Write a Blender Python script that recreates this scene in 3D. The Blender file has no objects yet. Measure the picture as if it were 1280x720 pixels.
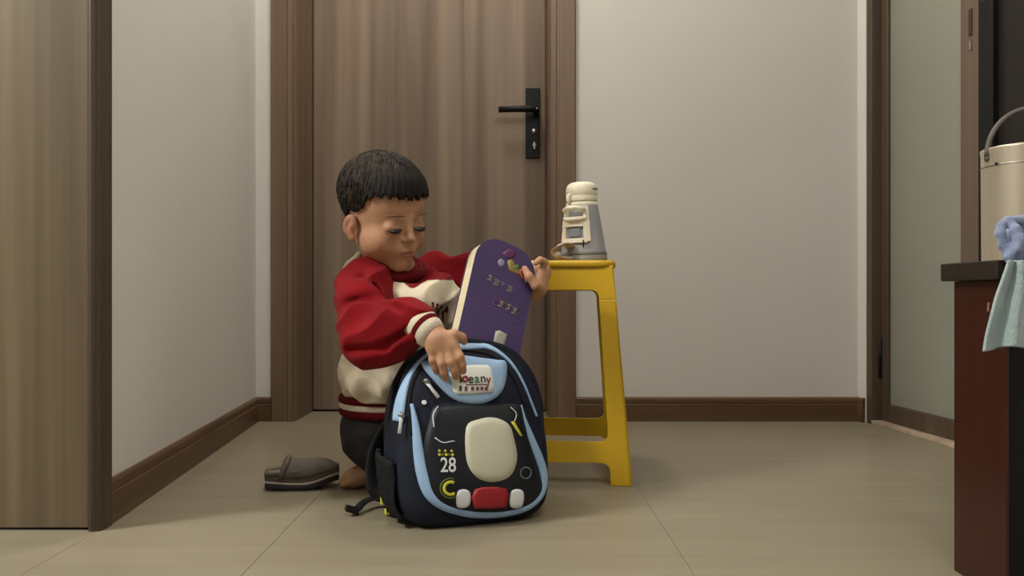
import bpy, bmesh, math, random
import numpy as np
from mathutils import Vector, Matrix

random.seed(7)
np.random.seed(7)
S = bpy.context.scene
COL = S.collection
R = math.radians

# ------------------------------------------------------------------ camera, world, lights, exposure
CAM_Z = 0.40
FPX = 1000.0          # focal length in pixels of the 1280 x 720 frame
HOR = 368.0           # image row of the horizon
cam_d = bpy.data.cameras.new('camera')
cam = bpy.data.objects.new('camera', cam_d)
COL.objects.link(cam)
cam.location = (0, 0, CAM_Z)
cam.rotation_euler = (R(90), 0, 0)
cam_d.sensor_width = 36
cam_d.lens = FPX / 1280 * 36
cam_d.shift_y = (HOR - 360) / 1280
cam_d.clip_start = 0.02
S.camera = cam

w = bpy.data.worlds.new('world')
S.world = w
w.use_nodes = True
w.node_tree.nodes['Background'].inputs[0].default_value = (1.0, 0.93, 0.84, 1)
w.node_tree.nodes['Background'].inputs[1].default_value = 0.10

S.view_settings.view_transform = 'Standard'
S.view_settings.look = 'None'
S.view_settings.gamma = 1
S.view_settings.use_curve_mapping = False
S.view_settings.exposure = 0.0


def area(name, loc, target, size, power, col):
    d = bpy.data.lights.new(name, 'AREA')
    d.shape = 'DISK'
    d.size = size
    d.energy = power
    d.color = col
    o = bpy.data.objects.new(name, d)
    COL.objects.link(o)
    o.location = loc
    v = Vector(target) - Vector(loc)
    o.rotation_euler = v.to_track_quat('-Z', 'Y').to_euler()
    return o


def bulb(name, loc, power, radius, col):
    d = bpy.data.lights.new(name, 'POINT')
    d.energy = power
    d.color = col
    d.shadow_soft_size = radius
    o = bpy.data.objects.new(name, d)
    COL.objects.link(o)
    o.location = loc
    return o


area('room_lamp_light', (-2.5, 0.40, 2.30), (-0.6, 1.3, 0.0), 0.55, 88, (1.0, 0.975, 0.90))
bulb('hall_lamp_light', (-0.28, 2.05, 2.46), 36, 0.10, (1.0, 0.955, 0.86))
bulb('living_room_lamp_light', (0.35, 0.10, 2.30), 39, 0.16, (1.0, 0.99, 0.95))


# ------------------------------------------------------------------ helpers
def P(px, py, d):
    """point at depth d that the photograph shows at pixel (px, py)"""
    return Vector(((px - 640) * d / FPX, d, CAM_Z - (py - HOR) * d / FPX))


def lin(c):
    out = []
    for v in c:
        v = v / 255.0
        out.append(v / 12.92 if v <= 0.04045 else ((v + 0.055) / 1.055) ** 2.4)
    return (*out, 1.0)


MATS = {}


def mat(name, col, rough=0.5, col2=None, scale=(8, 8, 8), noise_detail=3, bump=0.0, bump_scale=60, metal=0.0, spec=0.5,
        sss=0.0, trans=0.0, attr=None, sheen=0.0, contrast=(0.35, 0.65), coat=0.0, coords='Object', emit=None):
    m = bpy.data.materials.new(name)
    m.use_nodes = True
    nt = m.node_tree
    b = nt.nodes['Principled BSDF']
    b.inputs['Base Color'].default_value = lin(col)
    b.inputs['Roughness'].default_value = rough
    b.inputs['Metallic'].default_value = metal
    b.inputs['Specular IOR Level'].default_value = spec
    b.inputs['Transmission Weight'].default_value = trans
    b.inputs['Sheen Weight'].default_value = sheen
    b.inputs['Coat Weight'].default_value = coat
    if sss:
        b.inputs['Subsurface Weight'].default_value = sss
        b.inputs['Subsurface Radius'].default_value = (0.012, 0.005, 0.003)
    tc = nt.nodes.new('ShaderNodeTexCoord')
    mp = nt.nodes.new('ShaderNodeMapping')
    nt.links.new(tc.outputs[coords], mp.inputs[0])
    mp.inputs['Scale'].default_value = scale
    if attr:
        a = nt.nodes.new('ShaderNodeAttribute')
        a.attribute_name = attr
        nt.links.new(a.outputs['Color'], b.inputs['Base Color'])
    elif col2:
        n = nt.nodes.new('ShaderNodeTexNoise')
        n.inputs['Scale'].default_value = 1.0
        n.inputs['Detail'].default_value = noise_detail
        nt.links.new(mp.outputs[0], n.inputs['Vector'])
        rp = nt.nodes.new('ShaderNodeValToRGB')
        rp.color_ramp.elements[0].position = contrast[0]
        rp.color_ramp.elements[1].position = contrast[1]
        rp.color_ramp.elements[0].color = lin(col)
        rp.color_ramp.elements[1].color = lin(col2)
        nt.links.new(n.outputs['Fac'], rp.inputs[0])
        nt.links.new(rp.outputs[0], b.inputs['Base Color'])
    if bump:
        n2 = nt.nodes.new('ShaderNodeTexNoise')
        n2.inputs['Scale'].default_value = bump_scale
        n2.inputs['Detail'].default_value = 2
        nt.links.new(tc.outputs[coords], n2.inputs['Vector'])
        bp = nt.nodes.new('ShaderNodeBump')
        bp.inputs['Strength'].default_value = bump
        bp.inputs['Distance'].default_value = 0.002
        nt.links.new(n2.outputs['Fac'], bp.inputs['Height'])
        nt.links.new(bp.outputs[0], b.inputs['Normal'])
    if emit:
        b.inputs['Emission Color'].default_value = lin(emit[0])
        b.inputs['Emission Strength'].default_value = emit[1]
    MATS[name] = m
    return m


def link(name, me, material=None, parent=None, smooth=True):
    o = bpy.data.objects.new(name, me)
    COL.objects.link(o)
    if material:
        me.materials.append(material)
    if parent:
        o.parent = parent
    if smooth:
        me.polygons.foreach_set('use_smooth', [True] * len(me.polygons))
    return o


def mesh(name, verts, faces, material=None, parent=None, smooth=True):
    me = bpy.data.meshes.new(name)
    me.from_pydata([tuple(v) for v in verts], [], [tuple(f) for f in faces])
    me.validate()
    bm = bmesh.new()
    bm.from_mesh(me)
    bmesh.ops.recalc_face_normals(bm, faces=bm.faces)
    bm.to_mesh(me)
    bm.free()
    return link(name, me, material, parent, smooth)


def tag(o, label=None, cat=None, group=None, kind=None):
    if label:
        o['label'] = label
    if cat:
        o['category'] = cat
    if group:
        o['group'] = group
    if kind:
        o['kind'] = kind
    return o


def empty(name, loc=(0, 0, 0), rot=(0, 0, 0)):
    o = bpy.data.objects.new(name, None)
    COL.objects.link(o)
    o.location = loc
    o.rotation_euler = rot
    o.empty_display_size = 0.05
    return o


def box(name, lo, hi, material, parent=None, bev=0.0, seg=2):
    x0, y0, z0 = lo
    x1, y1, z1 = hi
    bm = bmesh.new()
    bmesh.ops.create_cube(bm, size=1)
    for v in bm.verts:
        v.co = Vector(((x0 + x1) / 2 + v.co.x * (x1 - x0), (y0 + y1) / 2 + v.co.y * (y1 - y0), (z0 + z1) / 2 + v.co.z * (z1 - z0)))
    if bev:
        bmesh.ops.bevel(bm, geom=bm.edges[:], offset=bev, segments=seg, affect='EDGES', profile=0.5)
    me = bpy.data.meshes.new(name)
    bm.to_mesh(me)
    bm.free()
    return link(name, me, material, parent, smooth=False)


def prism(name, poly, z0, z1, material, parent=None, bev=0.0):
    """vertical prism over a floor polygon [(x, y)...]"""
    bm = bmesh.new()
    vs = [bm.verts.new((x, y, z0)) for x, y in poly]
    f = bm.faces.new(vs)
    r = bmesh.ops.extrude_face_region(bm, geom=[f])
    for g in r['geom']:
        if isinstance(g, bmesh.types.BMVert):
            g.co.z = z1
    bmesh.ops.recalc_face_normals(bm, faces=bm.faces)
    if bev:
        bmesh.ops.bevel(bm, geom=bm.edges[:], offset=bev, segments=2, affect='EDGES', profile=0.5)
    me = bpy.data.meshes.new(name)
    bm.to_mesh(me)
    bm.free()
    return link(name, me, material, parent, smooth=False)


def lathe(name, prof, material, parent=None, n=40, axis=None, cap=True):
    """prof [(r, z)...] around z"""
    vs, fs = [], []
    for r, z in prof:
        for k in range(n):
            a = 2 * math.pi * k / n
            vs.append((r * math.cos(a), r * math.sin(a), z))
    for i in range(len(prof) - 1):
        for k in range(n):
            k2 = (k + 1) % n
            fs.append((i * n + k, i * n + k2, (i + 1) * n + k2, (i + 1) * n + k))
    if cap:
        fs.append(tuple(range(n))[::-1])
        fs.append(tuple((len(prof) - 1) * n + k for k in range(n)))
    return mesh(name, vs, fs, material, parent)


def tube_data(path, rad, n=8, closed=False, flat=1.0, up=None):
    path = [Vector(p) for p in path]
    m = len(path)
    if not hasattr(rad, '__len__'):
        rad = [rad] * m
    vs, fs = [], []
    ref = Vector(up) if up else None
    prev = None
    for i, p in enumerate(path):
        if closed:
            t = path[(i + 1) % m] - path[(i - 1) % m]
        else:
            t = path[min(i + 1, m - 1)] - path[max(i - 1, 0)]
        if t.length < 1e-9:
            t = Vector((0, 0, 1))
        t.normalize()
        if ref:
            u = ref - t * ref.dot(t)
        elif prev is None:
            u = t.orthogonal()
        else:
            u = prev - t * prev.dot(t)
        if u.length < 1e-6:
            u = t.orthogonal()
        u.normalize()
        prev = u
        v = t.cross(u)
        for k in range(n):
            a = 2 * math.pi * k / n
            vs.append(p + u * (math.cos(a) * rad[i] * flat) + v * (math.sin(a) * rad[i]))
    rng = m if closed else m - 1
    for i in range(rng):
        j = (i + 1) % m
        for k in range(n):
            k2 = (k + 1) % n
            fs.append((i * n + k, i * n + k2, j * n + k2, j * n + k))
    if not closed:
        fs.append(tuple(range(n))[::-1])
        fs.append(tuple((m - 1) * n + k for k in range(n)))
    return vs, fs


def tube(name, path, rad, material, parent=None, n=10, closed=False, flat=1.0, up=None):
    vs, fs = tube_data(path, rad, n, closed, flat, up)
    return mesh(name, vs, fs, material, parent)


def spline(pts, n=40, closed=False):
    """Catmull-Rom through points"""
    pts = [np.array(p, float) for p in pts]
    m = len(pts)
    out = []
    segs = m if closed else m - 1
    per = max(2, n // segs)
    for i in range(segs):
        if closed:
            p0, p1, p2, p3 = pts[i - 1], pts[i], pts[(i + 1) % m], pts[(i + 2) % m]
        else:
            p0, p1, p2, p3 = pts[max(i - 1, 0)], pts[i], pts[i + 1], pts[min(i + 2, m - 1)]
        for k in range(per):
            t = k / per
            out.append(0.5 * ((2 * p1) + (-p0 + p2) * t + (2 * p0 - 5 * p1 + 4 * p2 - p3) * t * t + (-p0 + 3 * p1 - 3 * p2 + p3) * t ** 3))
    if not closed:
        out.append(pts[-1])
    return out


def patch(name, poly, surf, thick, material, parent=None, rings=6, offset=0.0, pillow=0.0):
    """a thin raised piece lying on surf(u, w, off) -> point; poly is star shaped in (u, w)"""
    poly = [np.array(p, float) for p in poly]
    c = sum(poly) / len(poly)
    n = len(poly)
    vs = [surf(c[0], c[1], offset + thick + pillow)]
    fs = []
    for r in range(1, rings + 1):
        s = r / rings
        for p in poly:
            q = c + s * (p - c)
            vs.append(surf(q[0], q[1], offset + thick * (1.0 if r < rings else 0.8) + pillow * (1 - s * s)))
    for p in poly:
        vs.append(surf(p[0], p[1], offset - 0.0012))
    for k in range(n):
        fs.append((0, 1 + k, 1 + (k + 1) % n))
    for r in range(rings):
        a = 1 + r * n
        for k in range(n):
            k2 = (k + 1) % n
            fs.append((a + k, a + n + k, a + n + k2, a + k2))
    return mesh(name, vs, fs, material, parent)


def ribbon(name, pts, widths, surf, thick, material, parent=None, offset=0.0):
    """flat raised band along a (u, w) line"""
    m = len(pts)
    if not hasattr(widths, '__len__'):
        widths = [widths] * m
    vs, fs = [], []
    for i in range(m):
        t = np.array(pts[min(i + 1, m - 1)]) - np.array(pts[max(i - 1, 0)])
        t = t / (np.linalg.norm(t) + 1e-9)
        nn = np.array((-t[1], t[0]))
        p = np.array(pts[i])
        for q, o in ((-0.5, -0.001), (-0.5, thick * .7), (-0.2, thick), (0.2, thick), (0.5, thick * .7), (0.5, -0.001)):
            qq = p + nn * widths[i] * q
            vs.append(surf(qq[0], qq[1], offset + o))
    for i in range(m - 1):
        for k in range(5):
            a = i * 6 + k
            fs.append((a, a + 1, a + 7, a + 6))
    fs.append(tuple(range(6)))
    fs.append(tuple((m - 1) * 6 + k for k in range(6)))
    return mesh(name, vs, fs, material, parent)


def text_mesh(txt, size, bold=0.0):
    cu = bpy.data.curves.new('lettering', 'FONT')
    cu.body = txt
    cu.size = size
    cu.offset = bold
    cu.align_x = 'CENTER'
    cu.align_y = 'CENTER'
    o = bpy.data.objects.new('lettering', cu)
    COL.objects.link(o)
    dg = bpy.context.evaluated_depsgraph_get()
    me = bpy.data.meshes.new_from_object(o.evaluated_get(dg))
    vs = [v.co.copy() for v in me.vertices]
    fs = [tuple(p.vertices) for p in me.polygons]
    bpy.data.objects.remove(o)
    bpy.data.meshes.remove(me)
    return vs, fs


# ---- signed distance modelling: smooth unions of ellipsoids and tapered capsules, meshed with surface nets
_rs = np.random.RandomState(11)
_dirs = _rs.normal(size=(24, 3))
_dirs /= np.linalg.norm(_dirs, axis=1)[:, None]
_fr = _rs.uniform(.55, 1.6, 24)
_phs = _rs.uniform(0, 6.28, 24)


def folds(freq, amp, n=7, seed=0, ridge=True):
    """irregular soft cloth relief"""
    def fn(X, Y, Z, t=0):
        a = 0
        for i in range(n):
            j = (i + seed) % 24
            w_ = np.sin((_dirs[j, 0] * X + _dirs[j, 1] * Y + _dirs[j, 2] * Z) * freq * _fr[j] + _phs[j] + 1.5 * np.sin(X * freq * .3 + j))
            a = a + w_
        a = a / math.sqrt(n)
        return amp * (np.abs(a) * 1.6 - 1.0 if ridge else a)
    return fn


class SDF:
    def __init__(self, lo, hi, h):
        self.lo = np.array(lo, float)
        self.h = h
        self.n = np.ceil((np.array(hi) - self.lo) / h).astype(int) + 1
        self.F = np.full(self.n, 0.05, np.float32)

    def region(self, lo, hi):
        a = np.maximum(np.floor((np.array(lo) - self.lo) / self.h).astype(int), 0)
        b = np.minimum(np.ceil((np.array(hi) - self.lo) / self.h).astype(int) + 1, self.n)
        if np.any(b <= a):
            return None
        ax = [(self.lo[i] + self.h * np.arange(a[i], b[i])).astype(np.float32) for i in range(3)]
        X, Y, Z = np.meshgrid(*ax, indexing='ij')
        return tuple(slice(a[i], b[i]) for i in range(3)), X, Y, Z

    def put(self, lo, hi, fn, k, sub=False):
        m = 0.022 + k
        r = self.region(np.array(lo) - m, np.array(hi) + m)
        if r is None:
            return
        sl, X, Y, Z = r
        d = fn(X, Y, Z).astype(np.float32)
        a = self.F[sl]
        if sub:
            d = -d
            hh = np.clip(0.5 - 0.5 * (d - a) / k, 0, 1)   # smooth max
            hh = np.clip(0.5 + 0.5 * (d - a) / k, 0, 1)
            self.F[sl] = a * (1 - hh) + d * hh + k * hh * (1 - hh)
        else:
            hh = np.clip(0.5 + 0.5 * (a - d) / k, 0, 1)
            self.F[sl] = a * (1 - hh) + d * hh - k * hh * (1 - hh)

    def ell(self, c, r, rot=None, k=0.01, sub=False):
        c = np.array(c, float)
        r = np.array(r, float)
        M = np.array(rot.to_3x3()) if rot is not None else np.eye(3)
        ext = np.sqrt(((M * r) ** 2).sum(1))

        def fn(X, Y, Z):
            x, y, z = X - c[0], Y - c[1], Z - c[2]
            a = (M[0, 0] * x + M[1, 0] * y + M[2, 0] * z)
            b = (M[0, 1] * x + M[1, 1] * y + M[2, 1] * z)
            d = (M[0, 2] * x + M[1, 2] * y + M[2, 2] * z)
            k0 = np.sqrt((a / r[0]) ** 2 + (b / r[1]) ** 2 + (d / r[2]) ** 2)
            k1 = np.sqrt((a / r[0] ** 2) ** 2 + (b / r[1] ** 2) ** 2 + (d / r[2] ** 2) ** 2) + 1e-6
            return k0 * (k0 - 1) / k1
        self.put(c - ext, c + ext, fn, k, sub)

    def cap(self, p, q, r0, r1=None, k=0.008, sub=False, warp=None):
        p = np.array(p, float)
        q = np.array(q, float)
        r1 = r0 if r1 is None else r1
        v = q - p
        L2 = (v * v).sum() + 1e-9
        m = max(r0, r1)

        def fn(X, Y, Z):
            x, y, z = X - p[0], Y - p[1], Z - p[2]
            t = np.clip((x * v[0] + y * v[1] + z * v[2]) / L2, 0, 1)
            d = np.sqrt((x - t * v[0]) ** 2 + (y - t * v[1]) ** 2 + (z - t * v[2]) ** 2) - (r0 + (r1 - r0) * t)
            return d if warp is None else d + warp(X, Y, Z, t)
        self.put(np.minimum(p, q) - m, np.maximum(p, q) + m, fn, k, sub)

    def chain(self, pts, rad, k=0.008, **kw):
        for i in range(len(pts) - 1):
            self.cap(pts[i], pts[i + 1], rad[i], rad[i + 1], k, **kw)

    def mesh(self, smooth=1):
        F = self.F
        s = F < 0
        c = s[:-1, :-1, :-1].astype(np.int8)
        tot = c.copy()
        for dx, dy, dz in ((1, 0, 0), (0, 1, 0), (0, 0, 1), (1, 1, 0), (1, 0, 1), (0, 1, 1), (1, 1, 1)):
            tot += s[dx:dx + c.shape[0], dy:dy + c.shape[1], dz:dz + c.shape[2]]
        act = (tot > 0) & (tot < 8)
        ii = np.argwhere(act)
        idx = np.full(act.shape, -1, np.int32)
        idx[act] = np.arange(len(ii))
        acc = np.zeros((len(ii), 3))
        cnt = np.zeros(len(ii))
        cor = [(a, b, d) for a in (0, 1) for b in (0, 1) for d in (0, 1)]
        val = {q: F[ii[:, 0] + q[0], ii[:, 1] + q[1], ii[:, 2] + q[2]].astype(float) for q in cor}
        for q in cor:
            for ax in range(3):
                if q[ax] == 0:
                    q2 = list(q)
                    q2[ax] = 1
                    q2 = tuple(q2)
                    a, b = val[q], val[q2]
                    m = (a < 0) != (b < 0)
                    t = np.where(m, a / np.where(m, a - b, 1), 0)
                    pt = np.tile(np.array(q, float), (len(ii), 1))
                    pt[:, ax] += t
                    acc[m] += pt[m]
                    cnt[m] += 1
        V = self.lo + self.h * (ii + acc / cnt[:, None])
        quads = []
        for ax in range(3):
            o = [i for i in range(3) if i != ax]
            A = [slice(None)] * 3
            B = [slice(None)] * 3
            A[ax] = slice(0, -1)
            B[ax] = slice(1, None)
            ch = s[tuple(A)] != s[tuple(B)]
            e = np.argwhere(ch)
            e = e[(e[:, o[0]] > 0) & (e[:, o[1]] > 0) & (e[:, o[0]] < self.n[o[0]] - 1) & (e[:, o[1]] < self.n[o[1]] - 1)]
            ins = s[e[:, 0], e[:, 1], e[:, 2]]
            def cell(d0, d1):
                g = e.copy()
                g[:, o[0]] -= d0
                g[:, o[1]] -= d1
                return idx[g[:, 0], g[:, 1], g[:, 2]]
            Q = np.stack([cell(1, 1), cell(0, 1), cell(0, 0), cell(1, 0)], 1)
            flip = ins if ax != 1 else ~ins
            Q[~flip] = Q[~flip][:, ::-1]
            quads.append(Q)
        Q = np.concatenate(quads)
        for _ in range(smooth):
            sm = np.zeros_like(V)
            ct = np.zeros(len(V))
            for a, b in ((0, 1), (1, 2), (2, 3), (3, 0)):
                np.add.at(sm, Q[:, a], V[Q[:, b]])
                np.add.at(ct, Q[:, a], 1)
            V = 0.5 * V + 0.5 * sm / np.maximum(ct, 1)[:, None]
        return V, Q

    def build(self, name, material, parent=None, smooth=1, colors=None, origin=(0, 0, 0)):
        V, Q = self.mesh(smooth)
        me = bpy.data.meshes.new(name)
        W = V - np.array(origin)
        me.vertices.add(len(W))
        me.vertices.foreach_set('co', W.astype(np.float32).ravel())
        me.loops.add(len(Q) * 4)
        me.polygons.add(len(Q))
        me.loops.foreach_set('vertex_index', Q.astype(np.int32).ravel())
        me.polygons.foreach_set('loop_start', np.arange(0, len(Q) * 4, 4, dtype=np.int32))
        me.update(calc_edges=True)
        me.validate()
        if colors is not None:
            at = me.color_attributes.new('Col', 'FLOAT_COLOR', 'POINT')
            at.data.foreach_set('color', colors(V).astype(np.float32).ravel())
        return link(name, me, material, parent)


# ------------------------------------------------------------------ materials
def wood(name, c1, c2, rough=0.45, axis='z', sc=1.0, spec=0.4):
    s = {'z': (34 * sc, 34 * sc, 0.9 * sc), 'x': (1.5 * sc, 34 * sc, 34 * sc), 'y': (34 * sc, 1.5 * sc, 34 * sc)}[axis]
    return mat(name, c1, rough, col2=c2, scale=s, noise_detail=5, contrast=(0.3, 0.7), bump=0.05, bump_scale=150, spec=spec)


M_wall = mat('painted_plaster', (204, 201, 196), 0.85, col2=(209, 206, 201), scale=(1.2, 1.2, 1.2), bump=0.08, bump_scale=220)
M_ceil = mat('ceiling_paint', (235, 230, 222), 0.9, bump=0.05, bump_scale=120)
M_door = wood('door_veneer', (96, 80, 67), (135, 118, 101), 0.5, 'z', 0.55)
M_casing = wood('casing_veneer', (96, 77, 62), (122, 100, 82), 0.42, 'z', 0.7)
M_leaf = wood('olive_veneer', (82, 70, 52), (120, 105, 82), 0.5, 'z', 0.55)
M_post = wood('dark_casing', (58, 48, 39), (80, 67, 55), 0.35, 'z', 0.8)
M_base = wood('baseboard_wood', (76, 55, 38), (102, 77, 55), 0.4, 'x', 0.9)
M_base_y = wood('baseboard_wood_side', (76, 55, 38), (102, 77, 55), 0.4, 'y', 0.9)
M_tile = mat('floor_tile', (124, 116, 98), 0.36, col2=(137, 129, 110), scale=(2.2, 30, 10), noise_detail=6, contrast=(0.25, 0.75), coords='Object', spec=0.35)
M_grout = mat('grout', (128, 120, 102), 0.8)
M_black = mat('black_metal', (13, 13, 14), 0.5, spec=0.25)
M_steel = mat('brushed_steel', (170, 165, 158), 0.35, metal=1.0)
M_dframe = wood('glass_door_frame', (66, 54, 44), (86, 72, 58), 0.4, 'z', 0.8)
M_dstile = wood('glass_door_stile', (84, 69, 58), (102, 85, 72), 0.45, 'z', 0.6)
M_frost = mat('frosted_glass', (142, 143, 130), 0.4, col2=(148, 148, 134), scale=(1, 1, 1.5), trans=0.25, spec=0.4)
M_stone = mat('threshold_stone', (176, 158, 138), 0.5, col2=(150, 132, 112), scale=(30, 30, 30), bump=0.1, bump_scale=90)
M_darkp = mat('dark_glass', (32, 28, 26), 0.35, spec=0.25)
M_mahog = wood('mahogany', (44, 18, 14), (58, 25, 19), 0.3, 'z', 0.8)
M_slab = wood('dark_top', (30, 24, 20), (39, 31, 26), 0.4, 'x', 0.8)
M_yellow = mat('yellow_plastic', (190, 152, 22), 0.38, col2=(196, 158, 26), scale=(4, 4, 4), sss=0.0, spec=0.45)

# ------------------------------------------------------------------ room shell
BD = 2.53          # back wall depth
LX = lambda d: -0.81 + (BD - d) * 0.09      # left wall line
RX = lambda d: 1.33 - 0.09 * d              # right door line
CEIL = 2.60

floor = prism('floor', [(-3.2, -2.6), (3.0, -2.6), (3.0, 3.2), (-3.2, 3.2)], -0.06, -0.003, M_grout)
tag(floor, kind='structure')
cols_x = [-3.2, -2.645, -1.99, -1.345, -0.70, -0.385, 0.26, 0.905, 1.55, 2.195, 3.0]
rows = [-2.6, -1.45, -0.15, 1.05, 2.26, 3.2]
g = 0.00025
for i in range(len(cols_x) - 1):
    for j in range(len(rows) - 1):
        x0, x1, y0, y1 = cols_x[i] + g, cols_x[i + 1] - g, rows[j] + g, rows[j + 1] - g
        t = box('floor_tile', (x0, y0, -0.010), (x1, y1, 0.0), M_tile, floor, bev=0.0004, seg=1)

# ceiling, never in the frame but it closes the hall
tag(prism('ceiling', [(-3.2, -2.6), (3.0, -2.6), (3.0, 3.2), (-3.2, 3.2)], CEIL, CEIL + 0.1, M_ceil), kind='structure')

# back wall with the door opening
DX0, DX1 = -0.688, 0.118      # opening
DTOP = 2.06
RC = 1.093                    # right end of the back wall
wb = empty('wall_back')
tag(wb, kind='structure')
prism('plaster', [(LX(BD) - 0.12, BD), (DX0, BD), (DX0, BD + 0.24), (LX(BD) - 0.12, BD + 0.24)], 0, CEIL, M_wall, wb)
prism('plaster', [(DX1, BD), (RC, BD), (RC, BD + 0.24), (DX1, BD + 0.24)], 0, CEIL, M_wall, wb)
prism('plaster', [(DX0, BD), (DX1, BD), (DX1, BD + 0.24), (DX0, BD + 0.24)], DTOP, CEIL, M_wall, wb)
box('plaster', (DX0 - .1, BD + 0.30, 0), (DX1 + .1, BD + 0.36, CEIL), M_wall, wb)

# left wall
wl = prism('wall_left', [(LX(BD), BD + 0.2), (LX(BD) - 0.14, BD + 0.2), (LX(1.388) - 0.14, 1.43), (LX(1.388), 1.388), (LX(BD), BD)], 0, CEIL, M_wall)
tag(wl, kind='structure')
# outer shell of the room behind the camera
tag(box('wall_front', (-3.2, -2.7, 0), (3.0, -2.6, CEIL), M_wall), kind='structure')
tag(box('wall_far_left', (-3.3, -2.6, 0), (-3.2, 3.2, CEIL), M_wall), kind='structure')
tag(box('wall_far_right', (3.0, -2.6, 0), (3.1, 3.2, CEIL), M_wall), kind='structure')
tag(box('wall_left_return', (-3.2, 1.42, 0), (-1.75, 1.55, CEIL), M_wall), kind='structure')

# right wall: short plaster return, then the glazed doors
wr = empty('wall_right')
tag(wr, kind='structure')
prism('plaster', [(RC, BD), (RX(2.497), 2.497), (RX(2.497) + 0.2, 2.497), (RC + 0.2, BD + 0.24), (RC, BD + 0.24)], 0, CEIL, M_wall, wr)


# skirting boards with a rounded top lip
def skirt(name, a, b, side, material, h=0.076, t=0.012):
    a, b = Vector((a[0], a[1], 0)), Vector((b[0], b[1], 0))
    d = (b - a).normalized()
    nrm = Vector((d.y, -d.x, 0)) * side
    prof = [(0.0005, 0), (t, 0), (t, h * .70), (t * .86, h * .72), (t * .86, h * .76), (t * .95, h * .79), (t * .9, h * .93), (t * .55, h), (0.0005, h)]
    vs = [a + nrm * p + Vector((0, 0, z)) for p, z in prof] + [b + nrm * p + Vector((0, 0, z)) for p, z in prof]
    n = len(prof)
    fs = [(k, (k + 1) % n, n + (k + 1) % n, n + k) for k in range(n)] + [tuple(range(n)), tuple(range(n, 2 * n))]
    o = mesh(name, vs, fs, material, smooth=False)
    tag(o, kind='structure')
    return o


skirt('baseboard_left', (LX(1.389), 1.389), (LX(BD), BD), 1, M_base_y)
skirt('baseboard_back_left', (LX(BD), BD), (-0.760, BD), 1, M_base)
skirt('baseboard_back_right', (0.203, BD), (RC, BD), 1, M_base)
skirt('baseboard_right', (RC, BD), (RX(2.50) - 0.001, 2.50), 1, M_base_y)

# back door: casing, jambs, leaf, lever handle
def casing(name, x0, x1, z0, z1, horizontal=False):
    """moulded architrave strip standing proud of the back wall"""
    prof = [(0, 0), (0, .010), (.06, .014), (.2, .015), (.62, .017), (.66, .0145), (.72, .0145), (.76, .018), (.95, .018), (1, .012), (1, 0)]
    vs = []
    for z in (z0, z1):
        for q, t in prof:
            vs.append((x0 + (x1 - x0) * q, BD - 0.0005 - t, z))
    n = len(prof)
    fs = [(k, (k + 1) % n, n + (k + 1) % n, n + k) for k in range(n)] + [tuple(range(n)), tuple(range(n, 2 * n))]
    return mesh(name, vs, fs, M_casing, smooth=False)


tag(casing('trim_1', -0.759, DX0, 0, DTOP + 0.08), kind='structure')
tag(casing('trim_2', 0.202, DX1, 0, DTOP + 0.08), kind='structure')
tag(box('trim_3', (DX0, BD - .018, DTOP), (DX1, BD - .0005, DTOP + .08), M_casing, bev=0.003), kind='structure')
tag(box('trim_4', (DX0 - .001, BD - .004, 0), (DX0 + .006, BD + 0.255, DTOP), M_casing), kind='structure')
tag(box('trim_5', (DX1 - .002, BD - .004, 0), (DX1 + .004, BD + 0.255, DTOP), M_casing), kind='structure')
LD = 2.735
door = empty('door_1', (DX0 + .006, LD, 0))
tag(door, kind='structure')
leaf = box('door_leaf', (0.003, 0, 0.006), (DX1 - DX0 - .010, 0.04, DTOP - .006), M_door, door, bev=0.0015)
lc = Vector((0.071 - DX0 - .006, 0, 0))
hp = box('handle_plate', (lc.x - .0245, -.009, .866), (lc.x + .0245, -.0002, 1.104), M_black, door, bev=0.002)
hub = Vector((lc.x + .012, -.010, 1.021))
lever = tube('lever', [hub, hub + Vector((0, -.028, 0)), hub + Vector((-.004, -.042, 0)), hub + Vector((-.02, -.046, .0005)), hub + Vector((-.07, -.046, .0)), hub + Vector((-.128, -.045, -.002))],
             [.011, .011, .0115, .0112, .0105, .0100], M_black, door, n=14)
kc = tube('key_cylinder', [Vector((lc.x + .004, -.0095, .955)), Vector((lc.x + .004, -.0135, .955))], .009, M_steel, door, n=16)
tube('thumb_turn', [Vector((lc.x + .005, -.0095, .908)), Vector((lc.x + .005, -.016, .908)), Vector((lc.x + .005, -.0165, .908))], [.008, .007, .004], M_steel, door, n=16)
box('thumb_bar', (lc.x + .002, -.022, .892), (lc.x + .008, -.015, .918), M_steel, door, bev=.001)
tube('screw', [hub + Vector((0.0, -.046, 0.0)), hub + Vector((0, -.056, 0.0))], .003, M_steel, door, n=10)
box('door_saddle', (0.0, -.002, 0.0003), (DX1 - DX0 - .01, 0.06, 0.004), M_black, door)

# left foreground: wooden door leaf standing open, with its dark casing post
dl = empty('door_2', (-0.717, 1.357, 0))
tag(dl, kind='structure')
box('door_leaf', (-0.83, 0, 0.004), (-0.001, 0.028, 2.1), M_leaf, dl, bev=0.0015)
box('edge_band', (-0.0009, 0.001, 0.004), (0.0008, 0.027, 2.1), M_casing, dl)
pv = []
prof = [(-.716, 1.352), (-.714, 1.3485), (-.709, 1.3465), (-.705, 1.3475), (-.703, 1.350), (-.699, 1.3505), (-.696, 1.352), (-.6935, 1.356), (-.693, 1.362), (-.693, 1.386), (-.7155, 1.386)]
tag(prism('trim_6', prof, 0, 2.2, M_post), kind='structure')
tag(box('trim_7', (-1.75, 1.352, 2.11), (-.7165, 1.386, 2.2), M_post), kind='structure')
tag(box('wall_header', (-1.75, 1.402, 2.2), (-.72, 1.55, CEIL), M_wall), kind='structure')

# glazed doors along the right side
ang = math.atan2(0.09, 1.0)


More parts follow.
